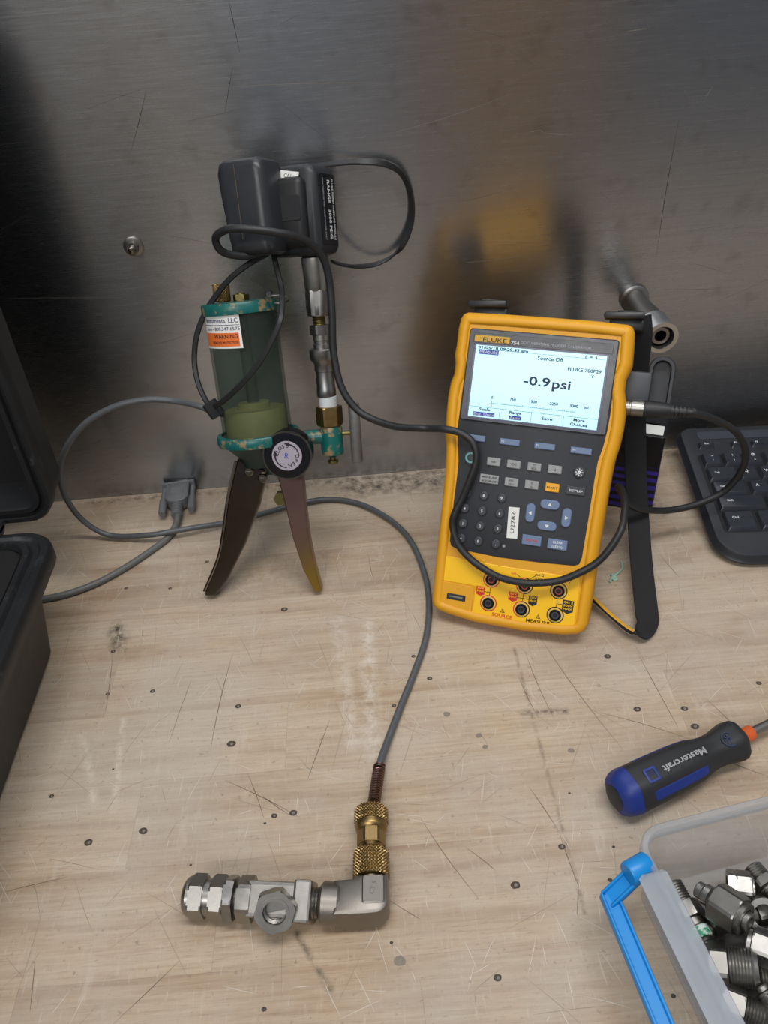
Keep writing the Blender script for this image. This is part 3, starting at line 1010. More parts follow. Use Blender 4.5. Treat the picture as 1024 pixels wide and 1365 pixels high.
# black webbing strap hanging beside the housing, modelled in bench coordinates then brought into the housing's frame
INV = Matrix.Scale(1000, 4) @ DEV.inverted() @ Matrix.Scale(MM, 4)
M_WEB = mat('black_webbing', srgb(24, 24, 27), 0.8, 0, 0.2, 400, 0.35)
STRAP = [(214, 580, 206), (216, 577, 190), (218, 578, 150), (221, 575, 112), (222, 556, 66), (220.5, 530, 36), (213, 488, 20), (207.5, 456, 12), (204, 439, 8.2),
         (198.5, 431, 7.2), (191.5, 429.5, 7.0), (185.5, 434.5, 7), (177.6, 449, 7), (169, 467, 7), (159, 487, 7)]


def strap_up(t):
    k = min(1.0, max(0.0, (t - 0.55) / 0.20))
    k = k * k * (3 - 2 * k)
    return Vector((0, -0.7, 0.7)).lerp(Vector((0.75, 0.4, 0.5)), k)


def strap_sect(t):
    k = min(1.0, max(0.0, (t - 0.56) / 0.18))
    return rect_sect(19 - 7.5 * k, 1.8, 0.5)


link('strap', sweep(catmull(STRAP, 7), strap_sect, INV, up=strap_up, transport=False), M_WEB, cal, 40)
S3 = [(189.5, 427.6, 10.8), (184, 434, 11.2), (175.2, 450, 11.2), (167.4, 467.5, 11.2), (157, 487, 11)]
st = link('strap_edge_tape', sweep(catmull(S3, 6), rect_sect(3.2, 1.8, 0.4), INV, up=(0.2, 0.1, 1), transport=False), mat('yellow_tape', srgb(214, 160, 40), 0.5, 0, 0.15, 200), cal, 40)
st['label'] = 'yellow tape along the strap edge'
S4 = [(78, 607 - 20, 208), (100, 590, 214), (118, 585, 208)]

# ------------------------------------------------------------------ hand pump (local frame: x right, y up along the pump, z towards the viewer)
TAU = R(22)
PUMP = Matrix.Translation((-0.1112, 0.5165, 0.003)) @ Matrix.Rotation(-0.071, 4, 'Z') @ Matrix.Rotation(PI / 2 - TAU, 4, 'X')
pump = thing('pressure_hand_pump', 'green hand pressure pump with clear reservoir standing on two squeeze handles', 'hand pump', mtx=PUMP)
AX = frame((8.6, 140, 0), (-0.042, 1, 0), (0, 0, 1))     # reservoir axis


def tube_material():
    t = NT('clouded_green_acrylic')
    t.b.inputs['Base Color'].default_value = srgb(148, 168, 160)
    t.b.inputs['Roughness'].default_value = 0.12
    t.b.inputs['IOR'].default_value = 1.25
    p = t.obj()
    n = t.noise(1.0, t.scaled(p, (40, 8, 40)), 4.0)
    c = t.mix(n, srgb(70, 80, 78), srgb(118, 128, 124))
    t.l.new(c, t.b.inputs['Base Color'])
    tr = t.new('ShaderNodeBsdfTransparent')
    tr.inputs[0].default_value = srgb(216, 222, 218)
    mx = t.new('ShaderNodeMixShader')
    out = t.n['Material Output']
    mx.inputs[0].default_value = 0.13
    t.l.new(tr.outputs[0], mx.inputs[1])
    t.l.new(t.b.outputs[0], mx.inputs[2])
    t.l.new(mx.outputs[0], out.inputs['Surface'])
    t.b.inputs['Base Color'].default_value = srgb(70, 88, 84)
    return t.m


res = link('reservoir_tube', ring(28.6, 26.2, 4, 103, 48, AX), tube_material(), pump, 40)
pist = link('piston', lathe([(25.4, 3), (25.4, 23), (24.6, 24), (13.2, 24), (13.2, 28.5), (12.4, 29.2)], 40, AX), mat('oily_brass', srgb(200, 184, 112), 0.5, 0.1, 0.2, 120), pump, 40)
link('piston_rod', lathe([(5.0, 28), (5.0, 101)], 20, AX), mat('rod_bronze', srgb(96, 92, 74), 0.45, 0.4, 0.2), pump, 40)
capp = link('top_cap', lathe([(26, 100), (30.2, 101), (30.4, 102.5), (30.4, 108.5), (29.6, 109.6), (20, 110.2)], 48, AX), TEAL, pump, 40)
kn = link('filler_knob', knurl(6.4, 110, 124, AX @ T(11.5, 0, 0) if False else T(-8.2, 140, 4) @ Matrix.Rotation(-PI / 2, 4, 'X'), k=20, amp=0.7), BRASS, pump, 30)
bm = hexa(11.2, 110, 115, 0.6, T(7.4, 140, 6) @ Matrix.Rotation(-PI / 2, 4, 'X'))
lathe([(3.4, 115), (3.2, 116.2)], 16, T(7.4, 140, 6) @ Matrix.Rotation(-PI / 2, 4, 'X'), bm)
link('vent_plug', bm, BRASS_D, pump, 30)
link('base_flange', lathe([(30, -5), (33.6, -4), (34.2, -2), (34.2, 3.0), (33.4, 4.2), (30.0, 4.6), (29.4, 3.0)], 48, AX), TEAL, pump, 40)
link('neck', lathe([(15, -24), (17, -17), (25, -9), (28, -5)], 40, AX @ T(0, 0, 0)), TEAL_D, pump, 40)
link('pivot_block', box(30, 16, 9, 2, 2, c=(12, 115, 0)), TEAL_D, pump, 40)


def bend(bm, rad, cx, y0):
    """wrap flat lettering / label around the reservoir (axis roughly along y)"""
    for v in bm.verts:
        x, y, z = v.co
        a = (x - cx) / rad
        rr = rad + z
        ax = 8.6 - 0.042 * (y - 140)
        v.co = (ax + rr * math.sin(a), y, rr * math.cos(a))
    return bm


def grid_plate(x0, x1, y0, y1, z, n=14):
    bm = bmesh.new()
    vv = []
    for i in range(n + 1):
        x = x0 + (x1 - x0) * i / n
        vv += [(x, y0, z), (x, y1, z)]
    return add_mesh(bm, vv, [(2 * i, 2 * i + 1, 2 * i + 3, 2 * i + 2) for i in range(n)])


# reservoir labels; x measured as arc length from the front of the tube
SX1 = 4.5
lab = link('reservoir_label', bend(grid_plate(-34, SX1, 215.5, 241, 0.12), 28.6, 0, 0), PAPER, pump, 40)
org = link('warning_sticker', bend(grid_plate(-33, SX1 - 2.0, 217, 227.4, 0.2), 28.6, 0, 0), mat('orange_label', srgb(226, 112, 44), 0.6, 0, 0.05), lab, 40)


def bent_text(s, size, xr, y, z, m, parent, width):
    bm = text_bm(s, size, align='RIGHT', width=width, ext=0.03, bold=0.02)
    bmesh.ops.translate(bm, vec=(xr, y, z), verts=bm.verts)
    return link('lettering', bend(bm, 28.6, 0, 0), m, parent, 0)


bent_text('Instruments, LLC', 5.0, SX1 - 1.2, 236.6, 0.25, BLUE_P, lab, 32)
bent_text('com - 800.347.6575', 3.6, SX1 - 0.4, 230.4, 0.25, BLUE_P, lab, 32)
link('label_rule', bend(grid_plate(-33, SX1 - 0.6, 233.1, 233.5, 0.25), 28.6, 0, 0), BLUE_P, lab, 40)
bent_text('WARNING', 4.6, SX1 - 2.6, 224.6, 0.35, BLACK_P, org, 21)
bent_text('WEAR EYE PROTECTION', 2.9, SX1 - 2.8, 219.8, 0.35, BLACK_P, org, 24)

# handles


def browned():
    t = NT('browned_handle')
    p = t.obj()
    sep = t.new('ShaderNodeSeparateXYZ')
    t.l.new(p, sep.inputs[0])
    n = t.noise(30.0, p, 4.0)
    k = t.math('ADD', t.math('MULTIPLY', sep.outputs[1], 12.0), t.math('MULTIPLY', n, 0.5))
    c = t.ramp(k, [(0.45, srgb(150, 122, 56)), (0.75, srgb(126, 104, 84)), (1.0, srgb(122, 98, 92))])
    t.l.new(c, t.b.inputs['Base Color'])
    t.b.inputs['Metallic'].default_value = 0.8
    t.b.inputs['Roughness'].default_value = 0.36
    return t.m


BROWNH = browned()
HL = [(-9.8, 122.3), (13.4, 112), (13.0, 104.9), (2.9, 78.8), (-11.3, 47.6), (-30.2, 15.7), (-43.3, 0.5), (-52.0, 1.0), (-51.2, 5.4), (-35.9, 34.7), (-28.8, 57.5), (-21.0, 88.8)]
HR = [(22.3, 108), (43.8, 108), (43.7, 77.1), (44.7, 49.9), (47.2, 26), (51.4, 2.0), (45.6, 0.2), (37.2, 21), (30.6, 50.5), (26.7, 80.0)]
h1 = rings_prism(HL, [(1.0, -6.5), (0, -5.7), (0, 5.7), (1.0, 6.5)])
link('handle', h1, mat('dark_chrome', srgb(92, 88, 83), 0.15, 1.0, 0.35, 30), pump, 30)['label'] = 'dark polished metal handle'
# bright rolled edge along the outside of the left handle
edge = [Vector((-11.2, 121, 6)), Vector((-21.8, 88.8, 6)), Vector((-29.6, 57.5, 6)), Vector((-36.8, 34.7, 6)), Vector((-52, 5.4, 6))]
link('rolled_edge', sweep(catmull(edge, 6), circ(1.5, 8)), CHROME, pump, 40)
link('handle', rings_prism(HR, [(1.0, -6), (0, -5.2), (0, 5.2), (1.0, 6)]),
     BROWNH, pump, 30)['label'] = 'brown yellow stained metal handle'
for x, y, z in ((-0.8, 112.1, 6.5), (10.2, 106, 6.5)):
    bm = lathe([(4.2, 0), (4.2, 1.6), (3.2, 2.6)], 16, T(x, y, z))
    box(5.4, 0.9, 0.5, c=(x, y, z + 2.6), bm=bm)
    link('screw', bm, CHROME, pump, 30)
bm = hexa(11, -18, -10, 0.6, T(20, 82, 0))
lathe([(4.4, -24), (4.4, -17)], 16, T(20, 82, 0), bm)
link('release_nut', bm, BRASS_D, pump, 30)

# bleed knob with its printed face
KX = T(36.3, 129.1, 0)
knb = link('bleed_knob', lathe([(8, 6), (17.6, 8), (19.4, 10), (19.4, 28.4), (18.4, 29.6), (12.6, 29.9)], 48, KX), BLACK_GL, pump, 40)
link('knob_band', ring(19.9, 18.6, 27.4, 29.2, 48, KX), CHROME, knb, 30)
face = link('knob_face', lathe([(12.2, 29.7), (12.0, 30.3)], 40, KX), mat('knob_face_silver', srgb(168, 160, 172), 0.45, 0.2, 0.06, 60), knb, 30)
ZK = 30.4


def arc_text(s, size, rad, a_mid, spread, m, parent, flip=False):
    n = len(s)
    for i, ch in enumerate(s):
        a = a_mid + spread * ((n - 1) / 2 - i) * (1 if not flip else -1)
        rot = a - PI / 2 if not flip else a + PI / 2
        text(ch, size, 36.3 + rad * math.cos(a), 129.1 + rad * math.sin(a), ZK, m, parent, rot=rot, bold=0.06)


arc_text('CLOSE', 4.1, 8.0, R(128), R(21), BLACK_P, face)
arc_text('OPEN', 4.1, 8.0, R(-40), R(24), BLACK_P, face)
for a0, a1 in ((R(175), R(265)), (R(-5), R(75))):
    bm = bmesh.new()
    vv = []
    n = 14
    for i in range(n + 1):
        a = a0 + (a1 - a0) * i / n
        w = 0.5 + 0.5 * i / n if a0 < 1 else 1.0 - 0.5 * i / n
        vv += [((9.8 - w) * math.cos(a), (9.8 - w) * math.sin(a), 30.4), ((9.8 + w * 0.4) * math.cos(a), (9.8 + w * 0.4) * math.sin(a), 30.4)]
    add_mesh(bm, vv, [(2 * i, 2 * i + 1, 2 * i + 3, 2 * i + 2) for i in range(n)], KX)
    ah = a1 if a0 < 1 else a0
    s = 1 if a0 < 1 else -1
    p = Vector((9.6 * math.cos(ah), 9.6 * math.sin(ah), 30.42))
    tdir = Vector((-math.sin(ah), math.cos(ah), 0)) * s
    ndir = Vector((math.cos(ah), math.sin(ah), 0))
    add_mesh(bm, [p + ndir * 1.8, p - ndir * 2.2, p + tdir * 4.2], [(0, 1, 2)], KX)
    link('arrow_mark', bm, BLACK_P, face, 0)
text('R', 6.5, 36.0, 129.0, ZK, mat('blue_marker', srgb(70, 72, 178), 0.6), face, rot=R(-12), name='handwritten_letter')

# side port, valve body and fitting column
UPV = lambda u, v=0, w=0: T(u, v, w) @ Matrix.Rotation(-PI / 2, 4, 'X')     # local z -> pump y
link('side_port', tube([(38, 136, 0), (50, 137, 0), (63, 137.5, 0)], 6.2, 16, 3), TEAL, pump, 40)
link('valve_body', lathe([(6.5, 121), (8.8, 122.5), (9.4, 125), (9.4, 143), (8.6, 146), (6, 147)], 32, UPV(69.8)), TEAL, pump, 40)
bm = lathe([(3.0, 114.5), (4.4, 115), (4.4, 117), (2.4, 117.4), (2.4, 122)], 16, UPV(69.4))
box(7.4, 1.2, 1.2, 0.3, 1, c=(69.4, 114.6, 2.8), bm=bm)
link('drain_screw', bm, BRASS_D, pump, 30)
link('stem_pin', tube([(78, 139.4, 0), (82, 139.4, 0), (87, 139.4, 0)], 2.0, 10, 2), BRASS_D, pump, 40)
link('tee_handle', lathe([(4.2, 114.6), (4.7, 115.6), (4.7, 163), (4.2, 164)], 20, UPV(89.8)), mat('cast_grey_bar', srgb(120, 118, 116), 0.6, 0.6, 0.25, 250, 0.4), pump, 40)
link('brass_nut', hexa(19.4, 147, 162.4, 1.2, UPV(69.2), rot=0.2), BRASS, pump, 12)
link('thread_tape', lathe(thread_prof(7.5, 162.2, 171, 1.5, 0.5), 28, UPV(68.9)), mat('white_tape', srgb(206, 212, 214), 0.7, 0, 0.06, 300), pump, 60)
link('coupler_body', lathe([(7.4, 170.5), (7.9, 172), (7.9, 177), (7.5, 178), (7.5, 191), (8.3, 191.4), (8.3, 197), (10.4, 200.5)], 32, UPV(68.2)), STEEL_D, pump, 40)
link('coupler_sleeve', lathe([(10.4, 200), (11.1, 201.4), (11.1, 208.4), (10.2, 209.4), (7.1, 209.6)], 32, UPV(67.9)), STEEL_D, pump, 40)
link('coupler_stem', lathe([(7.0, 209), (7.0, 213), (6.4, 213.6), (6.4, 215.4), (7.0, 216), (7.0, 221)], 28, UPV(67.6)), STEEL, pump, 40)
link('hex_adapter', hexa(15.6, 220.4, 228, 0.9, UPV(67.3), rot=0.25), STEEL_D, pump, 12)
link('thread_nipple', lathe(thread_prof(5.4, 227.5, 237, 1.3, 0.5), 24, UPV(66.6)), BRASS_D, pump, 60)

# split key ring hanging from the cap
rp = [Vector((37 + 9.6 * math.cos(2 * PI * i / 28), 250 + 3.2 * math.sin(2 * PI * i / 28), 14 + 7.6 * math.sin(2 * PI * i / 28))) for i in range(28)]
kr = link('key_ring', sweep(rp, circ(0.9, 8), closed=True), STEEL, None, 40)
kr.matrix_world = PUMP
tag(kr, 'small steel split ring on the cap of the green pump', 'key ring')
link('ring_lug', box(6, 9, 5, 1.2, 1, c=(29.6, 252.5, 6)), BLACK, pump, 40)

# ------------------------------------------------------------------ pressure module
MOD = PUMP @ Matrix.Translation((0.045, 0.317, 0.0)) @ Matrix.Rotation(R(-20), 4, 'Y')
mod = thing('pressure_module', 'black plastic pressure module on top of the steel fitting column', 'pressure module', mtx=MOD)
pB = [(-31, 31), (-26, 33.5), (0, 33.6), (5, 31), (7.2, 25), (8.8, -20), (9.4, -27), (7, -32), (1, -34), (-18, -34), (-25, -31), (-28, -24), (-32, 10), (-33, 24)]
link('front_housing', rings_prism(pB, [(1.5, 8), (0, 9), (0, 31), (1.2, 35.5), (3.5, 37.8), (7, 38.6)]), mat('module_black', srgb(40, 42, 46), 0.36, 0, 0.12, 120, 0.06), mod, 40)
link('lower_cap', box(33, 13, 22, 4, 3, c=(-9.5, -27.2, 27.5)), mat('module_black_matt', srgb(24, 25, 27), 0.5, 0, 0.12, 120), mod, 40)
link('mould_seam', box(0.4, 52, 0.4, c=(-14.5, 4, 38.7), xf=Matrix.Rotation(R(2), 4, 'Z')), mat('seam_tan', srgb(92, 80, 60), 0.6), mod, 0)
pA = [(-8, 26), (-2, 28.5), (26, 29), (31, 27), (34, 22), (34.6, -30), (32, -35), (27, -36.5), (-6, -36.5), (-8, -30)]
link('rear_housing', rings_prism(pA, [(3, -26), (0.8, -25), (0, -22), (0, 3), (1.2, 6.5), (4, 8.4)]), mat('module_black2', srgb(37, 39, 43), 0.45, 0, 0.12, 120, 0.06), mod, 40)
link('waist', box(30, 50, 26, 5, 3, c=(11, -5, 3)), mat('module_black_matt'  , srgb(24, 25, 27)), mod, 40)
gr_ = link('grip_pad', plate(16, 18, 1.2, 15.5, 16.6, 0.4, 15.5, -2), mat('grip_black', srgb(30, 31, 34), 0.6, 0, 0.1, 300, 0.4), mod, 30)
ws = link('module_sticker', box(17, 7, 0.4, c=(9.5, 21.0, 14), xf=Matrix.Rotation(R(-10), 4, 'Z') @ Matrix.Rotation(R(-8), 4, 'X')), PAPER, mod, 0)
ws['label'] = 'small white sticker'
text('CAL', 4.0, 9.5, 21.0, 14.3, BLACK_P, ws, xf=Matrix.Rotation(R(-10), 4, 'Z') @ Matrix.Rotation(R(-8), 4, 'X'))
# label recess on the right side face (normal +x)
SIDE = T(34.2, -4, -9) @ Matrix.Rotation(PI / 2, 4, 'Y') @ Matrix.Rotation(PI / 2, 4, 'Z')   # local x -> up, y -> ... z -> +x
SIDE = Matrix(((0, 0, 1, 34.3), (0, 1, 0, -3.5), (-1, 0, 0, -9), (0, 0, 0, 1)))
rl = link('range_label', plate(25, 51, 1.5, 0, 0.9, 0.3, 0, 0, SIDE), BLACK_GL, mod, 30)
ROT = -PI / 2
text('RANGE   3000 PSIG', 5.6, 1.5, 0, 0.95, WHITE_P, rl, rot=ROT, xf=SIDE, width=42, bold=0.08)
text('FLUKE 700P29 PRESSURE MODULE', 3.4, 8.2, 0, 0.95, WHITE_P, rl, rot=ROT, xf=SIDE, width=44)
text('MAX PRESSURE 9000 PSIG STAINLESS ONLY', 2.4, -7.5, 0, 0.95, mat('grey_print', srgb(158, 162, 170)), rl, rot=ROT, xf=SIDE, width=44)
# quick-connect socket below the housing
qc = link('quick_socket', lathe([(8.6, -82), (9.0, -81), (9.0, -74)], 28, UPV(20.5, 0, -8), bm=hexa(17.6, -81.5, -62, 1.0, UPV(20.5, 0, -8), rot=0.3)), STEEL_D, mod, 30)
link('socket_sleeve', lathe([(9.0, -63), (9.8, -60), (10.2, -46), (10.8, -42), (10.8, -38), (9, -36)], 32, UPV(20.5, 0, -8)), STEEL, mod, 40)

# flat strap loop from the top to the bottom of the module
LOOP = [(-46.5, 646, 317.5), (-39.5, 656, 317.6), (-19.1, 668, 315.6), (1.7, 675, 313.9), (22.4, 676, 311.0), (36.9, 676, 302.4), (43.9, 676, 284.1), (42.8, 676, 260.9),
        (31.6, 675, 239.5), (13.6, 672, 230.6), (-3.7, 662, 233.3), (-16, 648, 241.3), (-24, 640, 247.8)]
lp = link('module_strap', sweep(catmull(LOOP, 8), rect_sect(5.6, 2.0, 0.7), up=lambda t: Vector((0.05, -0.30, 1.0)).lerp(Vector((-0.55, -0.85, 0.10)), math.sin(PI * min(1, max(0, (t - 0.12) / 0.70))) ** 1.5) if t < 0.5 else Vector((0.05, 0.30, -1.0)).lerp(Vector((-0.55, -0.85, 0.10)), math.sin(PI * min(1, max(0, (t - 0.12) / 0.70))) ** 1.5), transport=False), BLACK_R, None, 40)
tag(lp, 'flat black strap looping out beside the pressure module against the steel wall', 'strap')

# module cable running to the calibrator
CABLE = [(-70, 604, 277), (-84, 596, 275.5), (-96, 590, 279.4), (-103, 587, 284.6), (-105.1, 586, 292.1), (-101.5, 582, 298.4), (-90.8, 576, 303.4), (-74.8, 573, 302.6), (-55.7, 574.8, 297.4), (-42.4, 582, 290),
         (-33.5, 588, 279.6), (-28.2, 591, 267.1), (-26.3, 588.1, 250.4), (-26.8, 579.8, 229.8), (-28.5, 569.2, 203.4), (-25.1, 557.2, 179.8), (-14.9, 547.9, 163.8), (-0.9, 541.5, 155.9), (16.5, 541.4, 147.9),
         (37.6, 545.0, 142.0), (52.9, 535.0, 146.3), (64.8, 530.3, 144.6), (74.0, 523.2, 139.1), (75.9, 515.5, 128.5), (70, 509, 114), (63.5, 504.2, 100.3), (56.2, 499.1, 88.3), (54.2, 494.7, 78.6), (57.2, 486.0, 67.1),
         (65.5, 477.3, 58.7), (75.7, 468.9, 53.7), (87.4, 460.1, 51.1), (102.7, 452.1, 51.6), (116.6, 448.0, 53.4), (130.6, 445.8, 56.4), (144.6, 445.6, 62.4), (158.9, 447.7, 69.9), (169.7, 451.8, 80.7),
         (178.8, 459.8, 90.5), (184.8, 473.2, 95.2), (188.6, 487.6, 97.4), (191, 505.9, 95), (194.5, 520, 84), (200.5, 521, 74), (206.9, 523.5, 62.5), (217.4, 527.5, 53.2), (233.0, 534.5, 44.0),
         (252.4, 540.0, 37.8), (276.4, 543.0, 39.5), (298.9, 546.0, 49.0), (307.4, 542.0, 73.1), (304.0, 537.0, 97.2), (288.0, 529.0, 122.7), (263.8, 519.0, 143.6), (241.0, 508.5, 158.6), (232, 512, 159)]
cab = thing('module_cable', 'black cable looping across the calibrator to its metal connector', 'cable')
link('cable', tube(CABLE, 2.9, 12, 8), BLACK_R, cab, 60)
c0, c1, c2 = Vector((192.7, 526.4, 157.7)), Vector((206.5, 521.4, 158.0)), Vector((240.0, 509.1, 159.0))
ax_ = frame(c0, c1 - c0)
bm = bmesh.new()
lathe([(5.6, -3), (6.0, -1), (6.0, 3), (5.4, 3.4), (5.4, 4.4), (6.2, 4.8), (6.2, 14), (5.4, 15)], 32, ax_, bm)
link('connector_shell', bm, STEEL, cab, 30)
bm = bmesh.new()
ax2 = frame(c1, c2 - c1)
lathe([(6.2, -1), (6.6, 1), (6.4, 10), (5.4, 18), (4.8, 20)], 24, ax2, bm)
link('connector_boot', bm, BLACK_R, cab, 40)
bm = bmesh.new()
prof = []
for k in range(6):
    z = 19 + k * 3.0
    prof += [(5.0 - k * 0.25, z), (5.0 - k * 0.25, z + 1.9), (3.4, z + 2.0), (3.4, z + 2.9)]
lathe(prof, 20, ax2, bm)
link('strain_relief', bm, BLACK_R, cab, 30)

# thin lanyard loop under the module, gathered in a clip on the hose
LAN1 = [(-72, 612, 270), (-88.1, 603, 265.6), (-104.0, 600, 256.1), (-121.6, 597, 238.9), (-134.2, 592, 220.0), (-140.3, 586, 201.2), (-140.1, 577, 185.5), (-135.9, 569.5, 172.3), (-131.6, 566.9, 166.0)]
LAN2 = [(-68, 615, 268), (-66.7, 608, 258.8), (-63.6, 592, 248), (-64.5, 568, 238.5), (-70.5, 559, 227.6), (-83.5, 552.5, 210.4), (-99.4, 550, 194.6), (-117.5, 555, 177.8), (-128.8, 564.9, 166.9)]
lan = thing('lanyard', 'thin black lanyard looped in front of the pump reservoir', 'lanyard')
for pth in (LAN1, LAN2):
    link('cord', sweep(catmull(pth, 8), rect_sect(4.4, 2.4, 0.9), up=(0.1, -0.95, 0.3), transport=False), BLACK_R, lan, 40)
bm = sweep([Vector((-133.6, 569.5, 168.5)), Vector((-131, 568, 164)), Vector((-129, 566.8, 160.5)), Vector((-127.4, 566, 157.5))], rect_sect(12, 10, 3), up=(0, -1, 0.2), transport=False)
link('clip', bm, BLACK, lan, 40)

# ------------------------------------------------------------------ grey hose with spring guard
HOSE = [(-95, 606, 128), (-109.1, 603, 128), (-122.9, 599, 136), (-134.4, 584.5, 150), (-146, 586, 156), (-167.6, 597, 156.3), (-192.1, 600.0, 158.3), (-222.0, 600.0, 153.8), (-252.3, 600.0, 138.0), (-277.0, 600.0, 111.4), (-289.6, 602.0, 82),
        (-293, 608, 50), (-286, 612, 22), (-266.4, 610, 6.2), (-228.0, 601.9, 9.6), (-204, 604, 10.2), (-180, 609, 8.6), (-155.9, 615.1, 6.0), (-123.0, 623.4, 6.0), (-82.9, 637, 5.0), (-53.1, 641.4, 3.4), (-23.1, 630.0, 3.2), (5.1, 601.5, 3.2),
        (22.8, 567.1, 3.2), (31.3, 522.1, 3.2), (31.6, 484.7, 3.2), (25.5, 446.8, 3.2), (13.4, 412.7, 3.2), (0.6, 381.4, 3.4), (-10.8, 351.1, 5.0), (-18.9, 324.4, 9.0), (-24.2, 291.2, 13.0)]
hz = thing('pressure_hose', 'thin grey pressure hose curving over the bench to the brass coupling', 'hose')
M_HOSE = mat('grey_hose', srgb(82, 85, 88), 0.38, 0, 0.25, 500, 0.1)
link('hose_line', tube(HOSE, 2.7, 12, 8), M_HOSE, hz, 60)
sp = []
s0, s1 = Vector((-18.2, 327, 8.6)), Vector((-23.6, 294, 12.8))
fr_ = frame(s0, s1 - s0)
Ls = (s1 - s0).length
for i in range(17 * 12 + 1):
    a = 2 * PI * i / 12
    sp.append(fr_ @ Vector((3.7 * math.cos(a), 3.7 * math.sin(a), Ls * i / (17 * 12))))
link('spring_guard', sweep(sp, circ(0.75, 5)), mat('spring_bronze', srgb(120, 96, 88), 0.35, 1.0, 0.2), hz, 60)

# ------------------------------------------------------------------ steel and brass fitting assembly
Y0 = 238.5
FA = frame((-141.5, 243.6, 14.6), Vector((-27.5, 228.2, 14.6)) - Vector((-141.5, 243.6, 14.6)), (0, 0, 1))
fit = thing('pipe_fitting_assembly', 'silver tee and elbow pipe fittings with knurled brass couplings on the bench', 'pipe fitting', (-85, 236, 0))
OFS = T(85, -236, 0)
FX = OFS @ FA


def fpart(name, bm, m=STEEL, sm=30):
    return link(name, bm, m, fit, sm, OFS)


fpart('end_cap', lathe([(8.5, 0), (10.6, 1.4), (11.6, 3), (11.6, 5)], 32, FA))
fpart('hex_nut', hexa(23.0, 4.5, 13.5, 1.0, FA, rot=R(30)), STEEL, 12)
fpart('collar', lathe([(10.8, 13), (10.8, 18.5)], 32, FA))
fpart('hex_nut', hexa(23.0, 17.5, 26, 1.0, FA, rot=R(30)), STEEL, 12)
fpart('hex_nut', hexa(24.0, 26.2, 32, 1.0, FA, rot=R(8)), STEEL_D, 12)
fpart('thread', lathe(thread_prof(9.2, 31.5, 36, 1.5, 0.7), 28, FA), STEEL, 60)
# tee: square-section forging with a hexagonal branch facing the viewer
bm = hexa(24.5, 34.5, 43, 1.0, FA, rot=R(24))
TSQ = FA @ Matrix.Rotation(R(22), 4, 'Z')
box(20.5, 20.5, 38, 2.6, 2, c=(0, 0, 58), bm=bm, xf=TSQ)
box(23.5, 23.5, 11, 1.6, 2, c=(0, 0, 74.5), bm=bm, xf=TSQ)
tee = fpart('tee_body', bm, STEEL, 18)
zc = FA @ Vector((0, 0, 58.5))
bd = Vector((0.0, -0.72, 0.69)).normalized()
BF = frame(zc, bd)
fpart('branch_collar', lathe([(10.0, 3), (10.4, 8), (11.2, 12)], 32, BF))
bm = hexa(22.6, 11, 18.5, 0.7, BF, rot=R(10), ri=7.0)
ring(8.6, 7.0, 18.3, 18.9, 28, BF, bm)
fpart('branch_nut', bm, STEEL, 18)
fpart('branch_bore', lathe([(7.2, 4.5), (7.2, 5.2)], 24, BF), mat('bore_dark', srgb(60, 56, 52), 0.5, 0.8), 30)
fpart('bore_thread', sweep([BF @ Vector((6.8 * math.cos(2 * PI * i / 14), 6.8 * math.sin(2 * PI * i / 14), 7 + 9.5 * i / 84)) for i in range(85)], circ(0.5, 5)), STEEL, 60)
fpart('thread', lathe(thread_prof(9.0, 79, 86, 1.5, 0.7), 28, FA), STEEL, 60)
# elbow
e1 = Vector((-27.6, 229.5, 14.6))
M_FORGE = mat('forged_steel', srgb(138, 133, 126), 0.46, 1.0, 0.12, 200, 0.15)
fpart('elbow_collar', lathe([(10.8, 84.5), (12.2, 86), (12.2, 95.5), (11.2, 97)], 32, FA), M_FORGE)
up_ = (Vector((-25.2, 290, 13)) - e1).normalized()
EL = frame(e1, Vector((0, 0, 1)), (0, 1, 0))
EL = Matrix.Translation(e1) @ Matrix.Rotation(math.atan2(up_.y, up_.x) - PI / 2, 4, 'Z')     # x right, y along the brass arm
hw = 10.6
lp_ = [(-22, -hw), (-2, -hw)] + [(hw - 8.5 + 8.5 * math.cos(R(a)), -hw + 8.5 + 8.5 * math.sin(R(a))) for a in range(-75, 1, 15)] + [(hw, 13), (-hw + 1, 13), (-hw + 0.2, 11), (-22, hw)]
elb = fpart('elbow_body', rings_prism(lp_, [(2.6, -10.6), (0.6, -9.4), (0, -7.5), (0, 7.5), (0.6, 9.4), (2.6, 10.6)], EL), M_FORGE, 40)
fpart('elbow_boss', rings_prism(rrect(13.5, 17, 1.5, 2, 2, 3.5), [(0, 9), (0, 10.9), (0.8, 11.5)], EL), M_FORGE, 30)
EF = frame(e1, up_)
fpart('elbow_neck', lathe([(7.8, 11), (7.8, 16)], 28, EF))
fpart('knurled_coupling', knurl(10.6, 14.0, 32, EF, k=30, rows=40, n=180, amp=0.8), BRASS, 30)
fpart('coupling_shoulder', lathe([(9.8, 31.6), (8.4, 33.4), (8.0, 36.5)], 32, EF), BRASS)
fpart('brass_hex', hexa(16.4, 36, 46, 0.9, EF, rot=R(6)), BRASS, 12)
fpart('coupling_band', lathe([(8.0, 45.6), (9.8, 47), (10.4, 48.4), (10.4, 51.2)], 32, EF), BRASS)
fpart('knurled_coupling', knurl(10.4, 51, 62, EF, k=30, rows=30, n=180, amp=0.8), BRASS, 30)
text('CT 5', 4.0, 2.0, 4.0, 11.55, mat('cast_mark', srgb(120, 116, 110), 0.5, 1.0), elb, rot=R(75), name='cast_marking', ext=0.15, xf=OFS @ EL)

